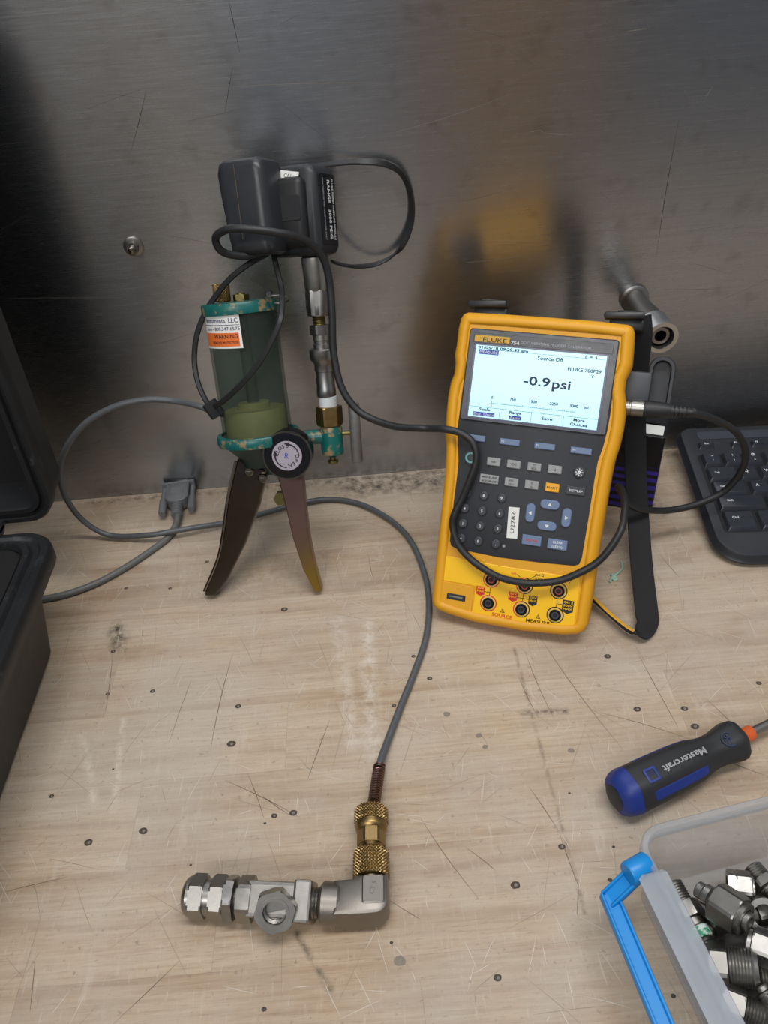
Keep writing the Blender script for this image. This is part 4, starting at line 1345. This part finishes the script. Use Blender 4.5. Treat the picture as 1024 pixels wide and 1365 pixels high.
# ------------------------------------------------------------------ serial connector and its cable
sc_ = thing('serial_cable', 'grey serial plug with thumbscrews lying by the wall and its cable', 'cable', (-210, 655, 0))
OS = T(210, -655, 0)
M_DB = mat('grey_plug_plastic', srgb(104, 106, 108), 0.5, 0, 0.08, 200, 0.05)
d0 = Vector((-209.5, 676, 8.2))
dd = Vector((-205.2, 627, 8.2)) - d0
DF = frame(d0, dd)        # z along the plug towards the cable; y up
hood = rings_prism([(-11.5, -1), (11.5, -1), (11.5, 22), (8.5, 27), (4.5, 29), (-4.5, 29), (-8.5, 27), (-11.5, 22)],
                   [(1.2, -6.6), (0, -5.6), (0, 5.6), (1.2, 6.6)])
HXF = DF @ Matrix(((1, 0, 0, 0), (0, 0, 1, 0), (0, 1, 0, 0), (0, 0, 0, 1)))
link('plug_hood', hood, M_DB, sc_, 40, OS @ HXF)
link('plug_label', plate(13, 12, 1, 6.4, 7.0, 0.2, 0, 12), M_DB, sc_, 30, OS @ HXF)
link('plug_flange', box(34, 13.5, 3.2, 1, 2, c=(0, 0, -2.4)), M_DB, sc_, 40, OS @ DF)
link('pin_shell', box(17.5, 8.6, 4.6, 1.4, 2, c=(0, 0, -3.6)), STEEL, sc_, 40, OS @ DF)
for s in (-1, 1):
    o = link('thumbscrew', lathe([(2.8, 0), (2.8, 16), (2.4, 16.4), (2.4, 17.6), (3.9, 19), (4.0, 38 if s < 0 else 36), (3.2, 41 if s < 0 else 39)], 14, OS @ DF @ T(s * 14.4, 0, 0)), M_DB, sc_, 30)
pr = []
for k in range(4):
    pr += [(5.6, 28 + k * 4.6), (5.6, 30.6 + k * 4.6), (4.6, 31 + k * 4.6), (4.6, 32.4 + k * 4.6)]
link('strain_relief', lathe(pr, 20, OS @ DF), M_DB, sc_, 30)
DBC = [(-206.3, 640, 8.2), (-203.9, 627.2, 8.0), (-205.2, 615.3, 6.0), (-211.6, 601.1, 3.8), (-225.1, 585.1, 3.3), (-242.9, 566.4, 3.3), (-266.7, 547.1, 3.3), (-291.4, 535.5, 3.3), (-314.1, 531.5, 3.3), (-341.0, 531.0, 3.3), (-380, 534, 3.3)]
link('cord', tube(DBC, 3.2, 12, 8), mat('grey_cord', srgb(98, 99, 97), 0.5, 0, 0.1), sc_, 60, OS)

# ------------------------------------------------------------------ black hard case, lid open
M_CASE = mat('scuffed_black_case', srgb(27, 28, 30), 0.48, 0, 0.35, 25, 0.25, dirt=srgb(50, 51, 52), dirt_t=0.60)
M_CASE_IN = mat('case_foam', srgb(13, 13, 14), 0.9, 0, 0.2, 300, 0.6)
cs = thing('hard_case', 'open black plastic hard case with upright lid, scuffed', 'case', (-420, 400, 0))
CX, CY = -420, 400


def case_ring(half_w, y_lo, y_hi, r, x_r):
    """outline with its right edge at x_r and back edge at y_hi (case coordinates relative to origin)"""
    return rrect(half_w * 2, y_hi - y_lo, r, 6, x_r - half_w - CX, (y_lo + y_hi) / 2 - CY)


def loft(rings_, cap0=True, cap1=False):
    bm = bmesh.new()
    n = len(rings_[0][0])
    vv, ff = [], []
    for pl, z in rings_:
        vv += [(x, y, z) for x, y in pl]
    for k in range(len(rings_) - 1):
        for i in range(n):
            j = (i + 1) % n
            ff.append((k * n + i, k * n + j, (k + 1) * n + j, (k + 1) * n + i))
    if cap0:
        ff.append(tuple(range(n))[::-1])
    if cap1:
        ff.append(tuple((len(rings_) - 1) * n + i for i in range(n)))
    return add_mesh(bm, vv, ff)


base = loft([(case_ring(136, 190, 474, 18, -292), 0), (case_ring(140, 184, 480, 20, -286), 6), (case_ring(147, 172, 492, 22, -275), 80)], cap1=True)
link('case_base', base, M_CASE, cs, 40)
rim = loft([(case_ring(147, 172, 492, 22, -276), 78), (case_ring(153, 160, 506, 24, -264), 82), (case_ring(155, 158, 509, 26, -261.5), 86), (case_ring(155, 158, 509, 26, -261.5), 97),
            (case_ring(153, 160, 507, 25, -263.5), 100), (case_ring(149, 166, 503, 22, -269), 100), (case_ring(147.5, 168, 501, 21, -271), 97.5), (case_ring(145, 171, 498, 20, -275), 97.5),
            (case_ring(144, 172, 497, 20, -277), 101), (case_ring(141, 175, 494, 18, -281), 101), (case_ring(140, 176, 493, 18, -283), 94)], cap1=True)
link('case_rim', rim, M_CASE, cs, 40)
link('foam_insert', loft([(case_ring(139, 178, 491, 16, -285), 93), (case_ring(139, 178, 491, 16, -285), 97)], cap1=True), M_CASE_IN, cs, 40)
# lid: an upright shallow tray, open side towards the viewer
LX = T(-281 - 140 - CX, 555 - CY, 82 + 202) @ Matrix.Rotation(R(87), 4, 'X')


def lr(i):
    return rrect(2 * (146 - i), 2 * (202 - i), max(6, 26 - i), 6, 0, 0)


def lid_levels(levels, cap0, cap1):
    return loft([(lr(i), z) for i, z in levels], cap0, cap1)


lid = lid_levels([(14, -44), (10, -46), (4, -40), (2, -12), (0, -10), (0, 0), (1.5, 2), (5, 2), (6, -1.5), (9, -1.5), (10, 2), (14, 2), (15.5, -1), (20, -38)], True, True)
link('case_lid', lid, M_CASE, cs, 40, LX)
link('lid_foam', lid_levels([(19, -36), (19, -34)], False, True), M_CASE_IN, cs, 40, LX)
for hx in (-340, -500):
    link('hinge', tube([(hx - CX - 22, 530 - CY, 88), (hx - CX, 530 - CY, 88), (hx - CX + 22, 530 - CY, 88)], 5, 12, 2,
                       bm=box(44, 34, 5, 1, 1, c=(hx - CX, 523 - CY, 88))), BLACK, cs, 40)

# ------------------------------------------------------------------ keyboard
KBM = Matrix.Translation((0.3083, 0.6168, 0.033)) @ Matrix.Rotation(-0.083, 4, 'Z') @ Matrix.Rotation(0.1339, 4, 'X')
kb = thing('computer_keyboard', 'black wired computer keyboard set against the steel wall', 'keyboard', mtx=KBM)
M_KB = mat('keyboard_black', srgb(38, 40, 45), 0.42, 0, 0.10, 150, 0.05)
M_KC = mat('keycap_black', srgb(40, 43, 50), 0.30, 0, 0.10, 200, 0.05)
KW = 322.0


def kbo(ins):
    x0, x1, y0, y1 = -11 + ins, -11 + KW - ins, -118.5 + ins, 50.5 - ins
    pts = []
    rr = [(x1, y1, 12, 0), (x0, y1, 12, 90), (x0, y0, 26, 180), (x1, y0, 26, 270)]
    for x, y, r, a0 in rr:
        r = max(3, r - ins)
        sx = 1 if a0 in (0, 270) else -1
        sy = 1 if a0 in (0, 90) else -1
        for i in range(7):
            a = R(a0 + 15 * i)
            pts.append((x - sx * r + r * math.cos(a), y - sy * r + r * math.sin(a)))
    return pts


body = loft([(kbo(3), -15.0), (kbo(-2.5), -13.2), (kbo(-3), -11), (kbo(-1), -9.0), (kbo(0), -6.0), (kbo(1.2), -4.6), (kbo(5), -4.2)], True, True)
link('keyboard_body', body, M_KB, kb, 40)
link('key_well', plate(290, 101, 4, -4.4, -4.0, 0.1, 143, -40.5), mat('key_well_black', srgb(12, 12, 14), 0.6), kb, 30)
link('accent_strip', plate(290, 11, 4, -4.4, -3.6, 0.2, 150, 37.5), mat('strip_grey', srgb(62, 64, 72), 0.25, 0, 0.15, 20), kb, 30)
U = 19.05


def kkey(x, y, w, h, txt=None, ts=4.0, tx=0.0, ty=0.0, z=0.0, two=None):
    bm = bmesh.new()
    b = rrect(w - 1.2, h - 1.2, 1.2, 2, x, y)
    n = len(b)
    t_ = rrect(w - 4.6, h - 4.4, 1.4, 2, x, y + 0.8)
    vv = [(p[0], p[1], -4.6) for p in b] + [(p[0], p[1], z - 0.5) for p in t_] + [(x + (p[0] - x) * 0.94, y + 0.8 + (p[1] - y - 0.8) * 0.94, z) for p in t_]
    ff = [(k * n + i, k * n + (i + 1) % n, (k + 1) * n + (i + 1) % n, (k + 1) * n + i) for k in range(2) for i in range(n)]
    ff.append(tuple(2 * n + i for i in range(n)))
    add_mesh(bm, vv, ff)
    o = link('key', bm, M_KC, kb, 30)
    if txt:
        text(txt, ts, x + tx, y + 0.8 + ty, z + 0.04, WHITE_P, o, bold=0.05)
    if two:
        text(two, ts * 0.9, x + tx, y + 0.8 - ty, z + 0.04, WHITE_P, o, bold=0.05)
    return o


kkey(10, 22, 17, 10.5, 'Esc', 3.0, z=-1.2)
for i in range(12):
    kkey(41 + i * 19.4 + (i // 4) * 8, 22, 17.4, 10.5, 'F%d' % (i + 1), 3.0, -3, z=-1.2)
for i, (a, b) in enumerate(zip('~!@#$%^&*()_+', '`1234567890-=')):
    kkey((i + 0.5) * U, 0, U, U, a, 3.8, 0.8, 3.2, two=b)
kkey(14 * U, 0, 2 * U, U, 'Back', 3.0, -6)
kkey(0.75 * U, -20, 1.5 * U, U, 'Tab', 3.0, -5, 0)
for i, c in enumerate('QWERTYUIOP[]'):
    kkey((2.0 + i) * U, -20, U, U, c, 4.4, -2, 1)
kkey(14.25 * U, -20, 1.5 * U, U, '\\', 4.0)
kkey(0.85 * U, -39, 1.7 * U, U, 'Caps Lock', 2.8, -3, 1)
for i, c in enumerate("ASDFGHJKL;'"):
    kkey((2.25 + i) * U, -39, U, U, c, 4.4, -2, 1)
kkey(13.9 * U, -39, 2.2 * U, U, 'Enter', 3.0, -6)
kkey(1.125 * U, -57.5, 2.25 * U, U * 0.97, 'Shift', 3.2, -10, 1)
for i, c in enumerate('ZXCVBNM,./'):
    kkey((2.75 + i) * U, -57.5, U, U * 0.97, c, 4.4, -2, 1)
kkey(13.6 * U, -57.5, 2.75 * U, U * 0.97, 'Shift', 3.2, -14)
kkey(14.4, -79.5, 1.5 * U, 24, 'Ctrl', 3.6, -4, 2)
kkey(43, -79.5, 1.4 * U, 24, '\u25a0', 4.0, -2, 2)
kkey(70, -79.5, 1.4 * U, 24, 'Alt', 3.4, -2, 2)
kkey(140, -79.5, 5.9 * U, 24)
for i, s_ in enumerate(('Alt', 'Fn', 'Ctrl')):
    kkey(211 + i * 28.5, -79.5, 1.45 * U, 24, s_, 3.4, -2, 2)
# folding feet under the back edge
for fx in (30, 270):
    link('foot', box(18, 5, 22, 1, 1, c=(fx, 40, -25), xf=Matrix.Identity(4)), M_KB, kb, 30)

# ------------------------------------------------------------------ screwdriver
S0 = Vector((133.6, 283.6, 15.8))
S1 = Vector((228.5, 319.8, 15.0))
SD = frame(S0, S1 - S0, (0, 0, 1))
sd = thing('screwdriver', 'black and blue handled screwdriver with orange collar', 'screwdriver', (180, 300, 0))
OD = T(-180, -300, 0)
SP = [(0, 9.0), (2, 12.6), (6, 15.0), (14, 16.0), (30, 15.8), (50, 15.3), (62, 14.4), (70, 12.6), (77, 11.6), (84, 11.9), (91, 13.4), (96, 14.2), (99, 14.0), (101.5, 12.5)]


def sd_r(z):
    for (z0, r0), (z1, r1) in zip(SP, SP[1:]):
        if z0 <= z <= z1:
            t = (z - z0) / (z1 - z0)
            return r0 + (r1 - r0) * t
    return SP[-1][1]


def lobe(r, z, a):
    return r * (1 + 0.035 * math.cos(6 * a))


hd = lathe([(r, z) for z, r in SP], 60, SD, fn=lobe)
link('handle', hd, mat('screwdriver_black', srgb(36, 37, 40), 0.55, 0, 0.15, 300, 0.3), sd, 50, OD)


def skin(z0, z1, a0, a1, off, nz=16, na=10):
    bm = bmesh.new()
    vv = []
    for i in range(nz + 1):
        z = z0 + (z1 - z0) * i / nz
        for j in range(na + 1):
            e = 1.0 if 0 < i < nz else 0.86
            am = (a0 + a1) / 2
            a = am + (a0 + (a1 - a0) * j / na - am) * e
            r = lobe(sd_r(z), z, a) + (off if 0 < i < nz and 0 < j < na else -0.2)
            vv.append((r * math.cos(a), r * math.sin(a), z))
    m_ = na + 1
    return add_mesh(bm, vv, [(i * m_ + j, i * m_ + j + 1, (i + 1) * m_ + j + 1, (i + 1) * m_ + j) for i in range(nz) for j in range(na)], SD)


BLUE = mat('blue_rubber', srgb(22, 46, 122), 0.5, 0, 0.12, 200, 0.15)
link('butt_cap', lathe([(8.6, -0.2), (12.9, 2), (15.3, 6), (16.0, 9), (16.25, 11.5)], 60, SD, fn=lobe), BLUE, sd, 50, OD)['label'] = 'blue butt cap'
link('butt_plug', lathe([(8.8, -0.3), (6.5, -1.3), (3.5, -1.7)], 24, SD), mat('screwdriver_black', srgb(36, 37, 40)), sd, 50, OD)
# frame(): x lies level across the handle, y up. angles: 90 deg = up; camera sees the front-right side
FRONT = None
for test in (0.0, PI):
    v = SD.to_3x3() @ Vector((math.cos(test), 0, 0))
    if v.y < 0:
        FRONT = test
sgn = 1 if FRONT == 0.0 else -1
an = lambda deg: (R(deg) if sgn > 0 else PI - R(deg))     # 0 = towards viewer, 90 = up
link('inlay', skin(20, 66, an(12), an(40), 0.35), BLUE, sd, 50, OD)['label'] = 'blue grip inlay'
link('inlay', skin(20, 66, an(132), an(160), 0.35), BLUE, sd, 50, OD)
# hanging hole with blue surround, lettering and round emblem on the upper side
UPF = SD @ Matrix.Rotation(an(76), 4, 'Z') @ Matrix(((0, 0, 1, 0), (1, 0, 0, 0), (0, 1, 0, 0), (0, 0, 0, 1)))
# UPF: x across the handle, y along the shaft, z out of the surface
sq_ = link('hang_hole', rings_prism(rrect(9.5, 9, 1.2, 3, 0, 24), [(0, 15.0), (0, 16.35), (0.5, 16.5), (1.6, 16.4), (1.6, 15.6)], cap1=False), BLUE, sd, 30, OD @ UPF)
link('hole_shadow', rings_prism(rrect(7.2, 6.8, 0.8, 3, 0, 24), [(0, 15.4), (0, 15.9)]), mat('deep_blue', srgb(10, 18, 60), 0.6), sd, 30, OD @ UPF)
mt_ = text('Mastercraft', 6.4, 0, 50, 15.9, mat('silver_print', srgb(150, 150, 152), 0.5), sd, rot=R(90) if sgn > 0 else R(-90), width=34, bold=0.1, xf=OD @ UPF, ext=0.35)
em = ring(5.2, 4.4, 12.2, 12.9, 24, UPF @ T(0, 88, 0))
for k in range(4):
    box(6.4, 0.9, 0.7, c=(0, 0, 12.7), bm=em, xf=UPF @ T(0, 88, 0) @ Matrix.Rotation(k * PI / 4, 4, 'Z'))
link('emblem', em, mat('navy_emblem', srgb(34, 44, 78), 0.5), sd, 30, OD)
link('collar', lathe([(5.4, 100), (5.4, 113), (4.8, 114)], 24, SD), mat('orange_plastic', srgb(206, 92, 40), 0.45, 0, 0.06), sd, 40, OD)
link('shaft', lathe([(3.3, 112), (3.3, 205), (2.4, 216), (2.2, 222)], 20, SD), STEEL, sd, 40, OD)

# ------------------------------------------------------------------ translucent storage bin with fittings
def bin_material(haze=0.10, name='translucent_polypropylene'):
    t = NT(name)
    t.b.inputs['Base Color'].default_value = srgb(206, 212, 220)
    t.b.inputs['Roughness'].default_value = 0.32
    tr = t.new('ShaderNodeBsdfTransparent')
    tr.inputs[0].default_value = (0.93, 0.94, 0.95, 1)
    tl = t.new('ShaderNodeBsdfTranslucent')
    tl.inputs[0].default_value = srgb(204, 210, 220)
    m1 = t.new('ShaderNodeMixShader')
    m1.inputs[0].default_value = 0.35
    m2 = t.new('ShaderNodeMixShader')
    n = t.noise(60.0, t.obj(), 4.0)
    t.l.new(t.math('ADD', t.math('MULTIPLY', n, 0.14), haze), m2.inputs[0])
    t.l.new(t.b.outputs[0], m1.inputs[1])
    t.l.new(tl.outputs[0], m1.inputs[2])
    t.l.new(tr.outputs[0], m2.inputs[1])
    t.l.new(m1.outputs[0], m2.inputs[2])
    t.l.new(m2.outputs[0], t.n['Material Output'].inputs['Surface'])
    return t.m


BINM = bin_material()
BINM_R = bin_material(0.26, 'thick_polypropylene')
BINM_L = bin_material(0.42, 'frosted_polypropylene')
BYAW = R(9.5)
bo = Vector((125.0, 236.5, 0))          # back-left top corner of the bin
BM_ = Matrix.Translation(bo * MM) @ Matrix.Rotation(BYAW, 4, 'Z')
bin_ = thing('storage_bin', 'clear plastic storage bin full of metal fittings', 'storage bin', mtx=BM_)
BW, BD = 190, 150       # local: x right 0..BW, y 0..-BD


def bo_(i, r=14, xl=0.0):
    return rrect(BW - 2 * i - xl, BD - 2 * i, max(3, r - i), 6, BW / 2 + xl / 2, -BD / 2)


shell = loft([(bo_(12, 16), 1.0), (bo_(9, 16), 0.4), (bo_(7.5, 16), 2), (bo_(5.5, 16), 30), (bo_(3.5, 16), 56), (bo_(3.5, 16), 58),
              (bo_(5, 16), 58), (bo_(7.0, 16), 30), (bo_(9.2, 16), 3), (bo_(12, 16), 2.2)], True, True)
link('bin_shell', shell, BINM, bin_, 40)
rim = loft([(bo_(3.4, 16), 52), (bo_(0.5, 16), 52), (bo_(0, 16), 53), (bo_(0, 16), 60), (bo_(0.8, 16), 61), (bo_(3.6, 16), 61), (bo_(4.4, 16), 60), (bo_(4.4, 16), 53)], False, False)
link('bin_rim', rim, BINM_R, bin_, 40)
# sloping latch ledge along the left side
led = rings_prism([(1, 59), (-1.5, 60.2), (2.5, 61.2), (14.5, 61.2), (15.5, 59.5), (5, 57), (1, 55)], [(0, -BD + 6), (0, -27), (1.5, -25)],
                  Matrix(((1, 0, 0, -7), (0, 0, 1, 0), (0, 1, 0, 0), (0, 0, 0, 1))))
link('latch_ledge', led, BINM_L, bin_, 30)
# blue latch: pivot boss and hanging frame
BLUEP = mat('bright_blue_plastic', srgb(14, 132, 206), 0.40, 0, 0.05, 80)
la = link('latch', lathe([(6.0, -9), (6.6, -8), (6.6, 4), (6.0, 5)], 24, T(-3, -19, 56) @ frame((0, 0, 0), (1, 0.25, 0))), BLUEP, bin_, 40)
LF = [(-9, -23, 52), (-25, -27, 40), (-26, -30, 39), (-26.5, -60, 36), (-27, -100, 34), (-27, -146, 33), (-24, -150, 35), (-6, -152, 50)]
fr1 = bmesh.new()
segs = [((-4, -20, 54), (-22, -25, 41)), ((-22, -23.5, 41), (-23, -150, 34)), ((-23, -148, 34), (-5, -150, 50))]
for a, b in segs:
    A, B_ = Vector(a), Vector(b)
    L = (B_ - A).length
    fm = frame(A, B_ - A, (0, 0, 1))
    box(9, 3, L + 3, 0.8, 1, c=(0, 0, L / 2), bm=fr1, xf=fm)
    box(1.8, 5.4, L + 3, 0.5, 1, c=(-4.2, 0.6, L / 2), bm=fr1, xf=fm)
    box(1.8, 5.4, L + 3, 0.5, 1, c=(4.2, 0.6, L / 2), bm=fr1, xf=fm)
link('latch_frame', fr1, BLUEP, bin_, 40)

M_F = [mat('bin_steel', srgb(160, 158, 154), 0.36, 1.0, 0.15, 150), mat('bin_steel_dark', srgb(132, 130, 126), 0.40, 1.0, 0.2, 150), mat('bin_steel_bright', srgb(146, 144, 141), 0.42, 1.0, 0.1, 150)]


def fitting(name, label, p0, p1, spec, mi=0):
    """spec = list of (kind, length share, size); kinds: hex, cyl, thread, cone, bore, ring"""
    A, B_ = Vector(p0), Vector(p1)
    mid = (A + B_) / 2
    th_ = thing(name, label, 'pipe fitting', (mid.x, mid.y, 0), group='loose metal fittings in the clear bin')
    O_ = T(-mid.x, -mid.y, 0)
    L = (B_ - A).length
    fm = O_ @ frame(A, B_ - A)
    tot = sum(s[1] for s in spec)
    z = 0.0
    for s in spec:
        l = L * s[1] / tot
        k = s[0]
        m = M_F[s[3] if len(s) > 3 else mi]
        if k == 'hex':
            bm = hexa(s[2], z, z + l, 0.8, fm, rot=R(17))
        elif k == 'nut':
            bm = hexa(s[2], z, z + l, 1.0, fm, rot=R(17), ri=s[2] * 0.34)
        elif k == 'thread':
            bm = lathe(thread_prof(s[2] / 2, z, z + l, 1.5, 0.7), 28, fm)
        elif k == 'ring':
            bm = ring(s[2] / 2, s[2] * 0.33, z, z + l, 32, fm)
        elif k == 'cone':
            bm = lathe([(s[2] / 2, z), (s[4] / 2, z + l)], 28, fm)
        else:
            bm = lathe([(s[2] / 2 - 0.6, z), (s[2] / 2, z + 0.6), (s[2] / 2, z + l - 0.6), (s[2] / 2 - 0.6, z + l)], 28, fm)
        nm = {'hex': 'hex', 'nut': 'nut', 'thread': 'thread', 'ring': 'bore_end', 'cone': 'shoulder', 'cyl': 'collar'}[k]
        if len(s) > 5:
            m = s[5]
        link(nm, bm, m, th_, 14 if k in ('hex', 'nut') else 35)
        z += l
    return th_


DARKB = mat('bore_dark', srgb(44, 42, 40))
GREENT = mat('green_white_tape', srgb(198, 214, 206), 0.6, 0, 0.1, 120, dirt=srgb(46, 140, 100), dirt_t=0.5)
fitting('reducer_fitting', 'large dark hex reducer with open tube end among the bin fittings', (163, 218, 23), (182, 193, 31),
        [('cyl', 5, 9.5, 2), ('cyl', 5, 12, 0), ('cone', 3, 13, 1, 19), ('hex', 17, 20.5, 1), ('ring', 3, 18, 1), ('ring', 3, 10.5, 0), ], 1)
fitting('threaded_adapter', 'threaded adapter wrapped with green and white tape beside the bin wall', (152.5, 226, 14), (161.5, 187, 12),
        [('thread', 10, 12, 0), ('hex', 7, 15.5, 1), ('cyl', 4, 11, 2), ('cyl', 5, 12.5, 0, 0, GREENT), ('thread', 6, 11, 1)], 0)
fitting('cap_nut', 'bright hex cap nut at the back of the bin', (183, 221, 16), (197, 217, 18), [('nut', 5, 17.5, 0), ('hex', 9, 17.5, 2), ('cyl', 2, 14, 0)], 0)
fitting('washer_ring', 'flat bright steel ring nut lying among the bin fittings', (196, 203, 17), (195, 199.5, 22.5), [('ring', 5, 19, 2)], 2)
fitting('hex_coupling', 'silver hex coupling with rounded end beside the ring nut', (181, 189, 17), (197, 179, 20), [('cyl', 4, 15, 2), ('hex', 14, 18, 2), ('thread', 6, 13, 1)], 2)
fitting('threaded_plug', 'wide threaded plug with a smooth flat end in the bin', (158, 180, 14), (181, 173.5, 20), [('hex', 9, 22, 1), ('thread', 13, 20, 0), ('cone', 2, 18, 2, 16)], 0)
fitting('threaded_nipple', 'narrow threaded nipple with hex end in the front of the bin', (179, 166, 19), (186, 148, 14), [('cyl', 3, 7, 2), ('thread', 7, 10.5, 0), ('hex', 9, 14, 2)], 0)
fitting('hex_plug', 'dark hex plug half under the threaded plug', (158, 163, 11), (178, 152, 12), [('hex', 10, 20, 1), ('thread', 10, 16, 1)], 1)
fitting('pipe_nipple', 'threaded pipe nipple in the far corner of the bin', (203, 232, 12), (210, 210, 15), [('thread', 9, 13, 1), ('hex', 5, 16, 1), ('thread', 9, 13, 0)], 1)
fitting('union_nut', 'steel union nut with fine thread near the front of the bin', (184, 172, 10), (206, 166, 16), [('thread', 8, 15, 1), ('nut', 9, 19, 0)], 0)
fitting('hose_barb', 'short steel stub with hex flange at the bottom of the bin', (172, 205, 9), (158, 196, 9), [('hex', 6, 15, 1), ('cyl', 8, 10, 0)], 1)
fitting('hex_bushing', 'plain hex bushing at the bottom of the bin under the ring', (206, 196, 10), (216, 184, 11), [('hex', 8, 18, 1), ('thread', 5, 13, 1)], 1)
fitting('steel_elbow_stub', 'dark collar fitting lying in the middle of the bin floor', (186, 207, 9), (202, 209, 9), [('cyl', 8, 15, 1), ('hex', 7, 17, 1)], 1)

# ------------------------------------------------------------------ wall hardware, carton, thread
wf = thing('wall_pipe_stub', 'steel pipe fitting with open bore sticking out of the steel wall', 'pipe fitting', (243.8, WALL_Y, 173.5))
WF = Matrix.Rotation(PI / 2, 4, 'X')     # local z -> -y (out of the wall)
link('wall_flange', lathe([(13, 0), (13, 3), (10.5, 5)], 32, WF), STEEL_D, wf, 40)
link('pipe_stub', lathe([(9.6, 3), (9.8, 30), (11.4, 40), (11.4, 60)], 32, WF), mat('dull_zinc', srgb(126, 124, 120), 0.45, 1.0, 0.2, 120, 0.1), wf, 40)
link('end_collar', ring(13.8, 10.2, 56, 80, 36, WF, lathe([(13.8, 56), (13.8, 56.6)], 36, WF)), mat('bright_zinc', srgb(200, 200, 198), 0.34, 1.0, 0.12, 120), wf, 40)
link('inner_ring', ring(7.6, 5.0, 60, 76, 32, WF), STEEL_D, wf, 40)
link('bore_back', lathe([(10.4, 58), (10.4, 62)], 28, WF), DARKB, wf, 40)

wb = thing('wall_bolt', 'small bolt and washer fixed in the steel wall', 'bolt', (-192, WALL_Y, 259.4))
link('washer', lathe([(8.4, 0), (8.4, 1.4), (7.8, 1.8)], 28, WF), STEEL, wb, 40)
link('nut', hexa(9.4, 1.6, 6.0, 0.7, WF, rot=0.3), STEEL_D, wb, 30)
link('bolt_end', lathe(thread_prof(3.2, 5.8, 11, 1.0, 0.35), 16, WF), CHROME, wb, 60)

cb = thing('product_box', 'small black and purple cardboard box standing behind the calibrator', 'box', (236, 615, 0))
cb.rotation_euler = (0, 0, R(-24))


def carton_material():
    t = NT('printed_carton')
    p = t.obj()
    sep = t.new('ShaderNodeSeparateXYZ')
    t.l.new(p, sep.inputs[0])
    w = t.new('ShaderNodeTexWave', wave_type='BANDS', bands_direction='Z')
    w.inputs['Scale'].default_value = 38.0
    w.inputs['Distortion'].default_value = 1.5
    t.l.new(p, w.inputs['Vector'])
    low = t.math('LESS_THAN', sep.outputs[2], 0.052)
    f = t.ramp(w.outputs['Fac'], [(0.35, (0, 0, 0)), (0.6, (1, 1, 1))])
    c = t.mix(t.math('MULTIPLY', f, low), srgb(16, 16, 22), srgb(56, 44, 150))
    t.l.new(c, t.b.inputs['Base Color'])
    t.b.inputs['Roughness'].default_value = 0.35
    return t.m


CART = carton_material()
link('carton', box(58, 46, 86, 0.8, 1, c=(0, 0, 43)), CART, cb, 30)
fl = link('carton_flap', box(50, 20, 0.8, c=(0, 0, 0), xf=T(2, 6, 87.2)), mat('carton_flap', srgb(18, 18, 24), 0.4), cb, 0)
link('carton_label', box(22, 15, 0.4, c=(16, -13, 86.4)), PAPER, cb, 0)['label'] = 'white paper label'

tw = link('thread_scrap', tube([(189.5, 494.3, 1.2), (193.0, 499.3, 1.8), (199.5, 504.4, 1.4), (205.1, 510.4, 1.2), (206.4, 519.2, 1.0)], 1.0, 8, 6,
                               bm=box(5, 9, 2, 0.8, 1, c=(195, 500, 1.2))), mat('pale_green_tape', srgb(150, 184, 168), 0.7, 0, 0.15, 300, 0.3), None, 50)
tag(tw, 'scrap of pale green thread tape on the bench by the strap', 'tape scrap')
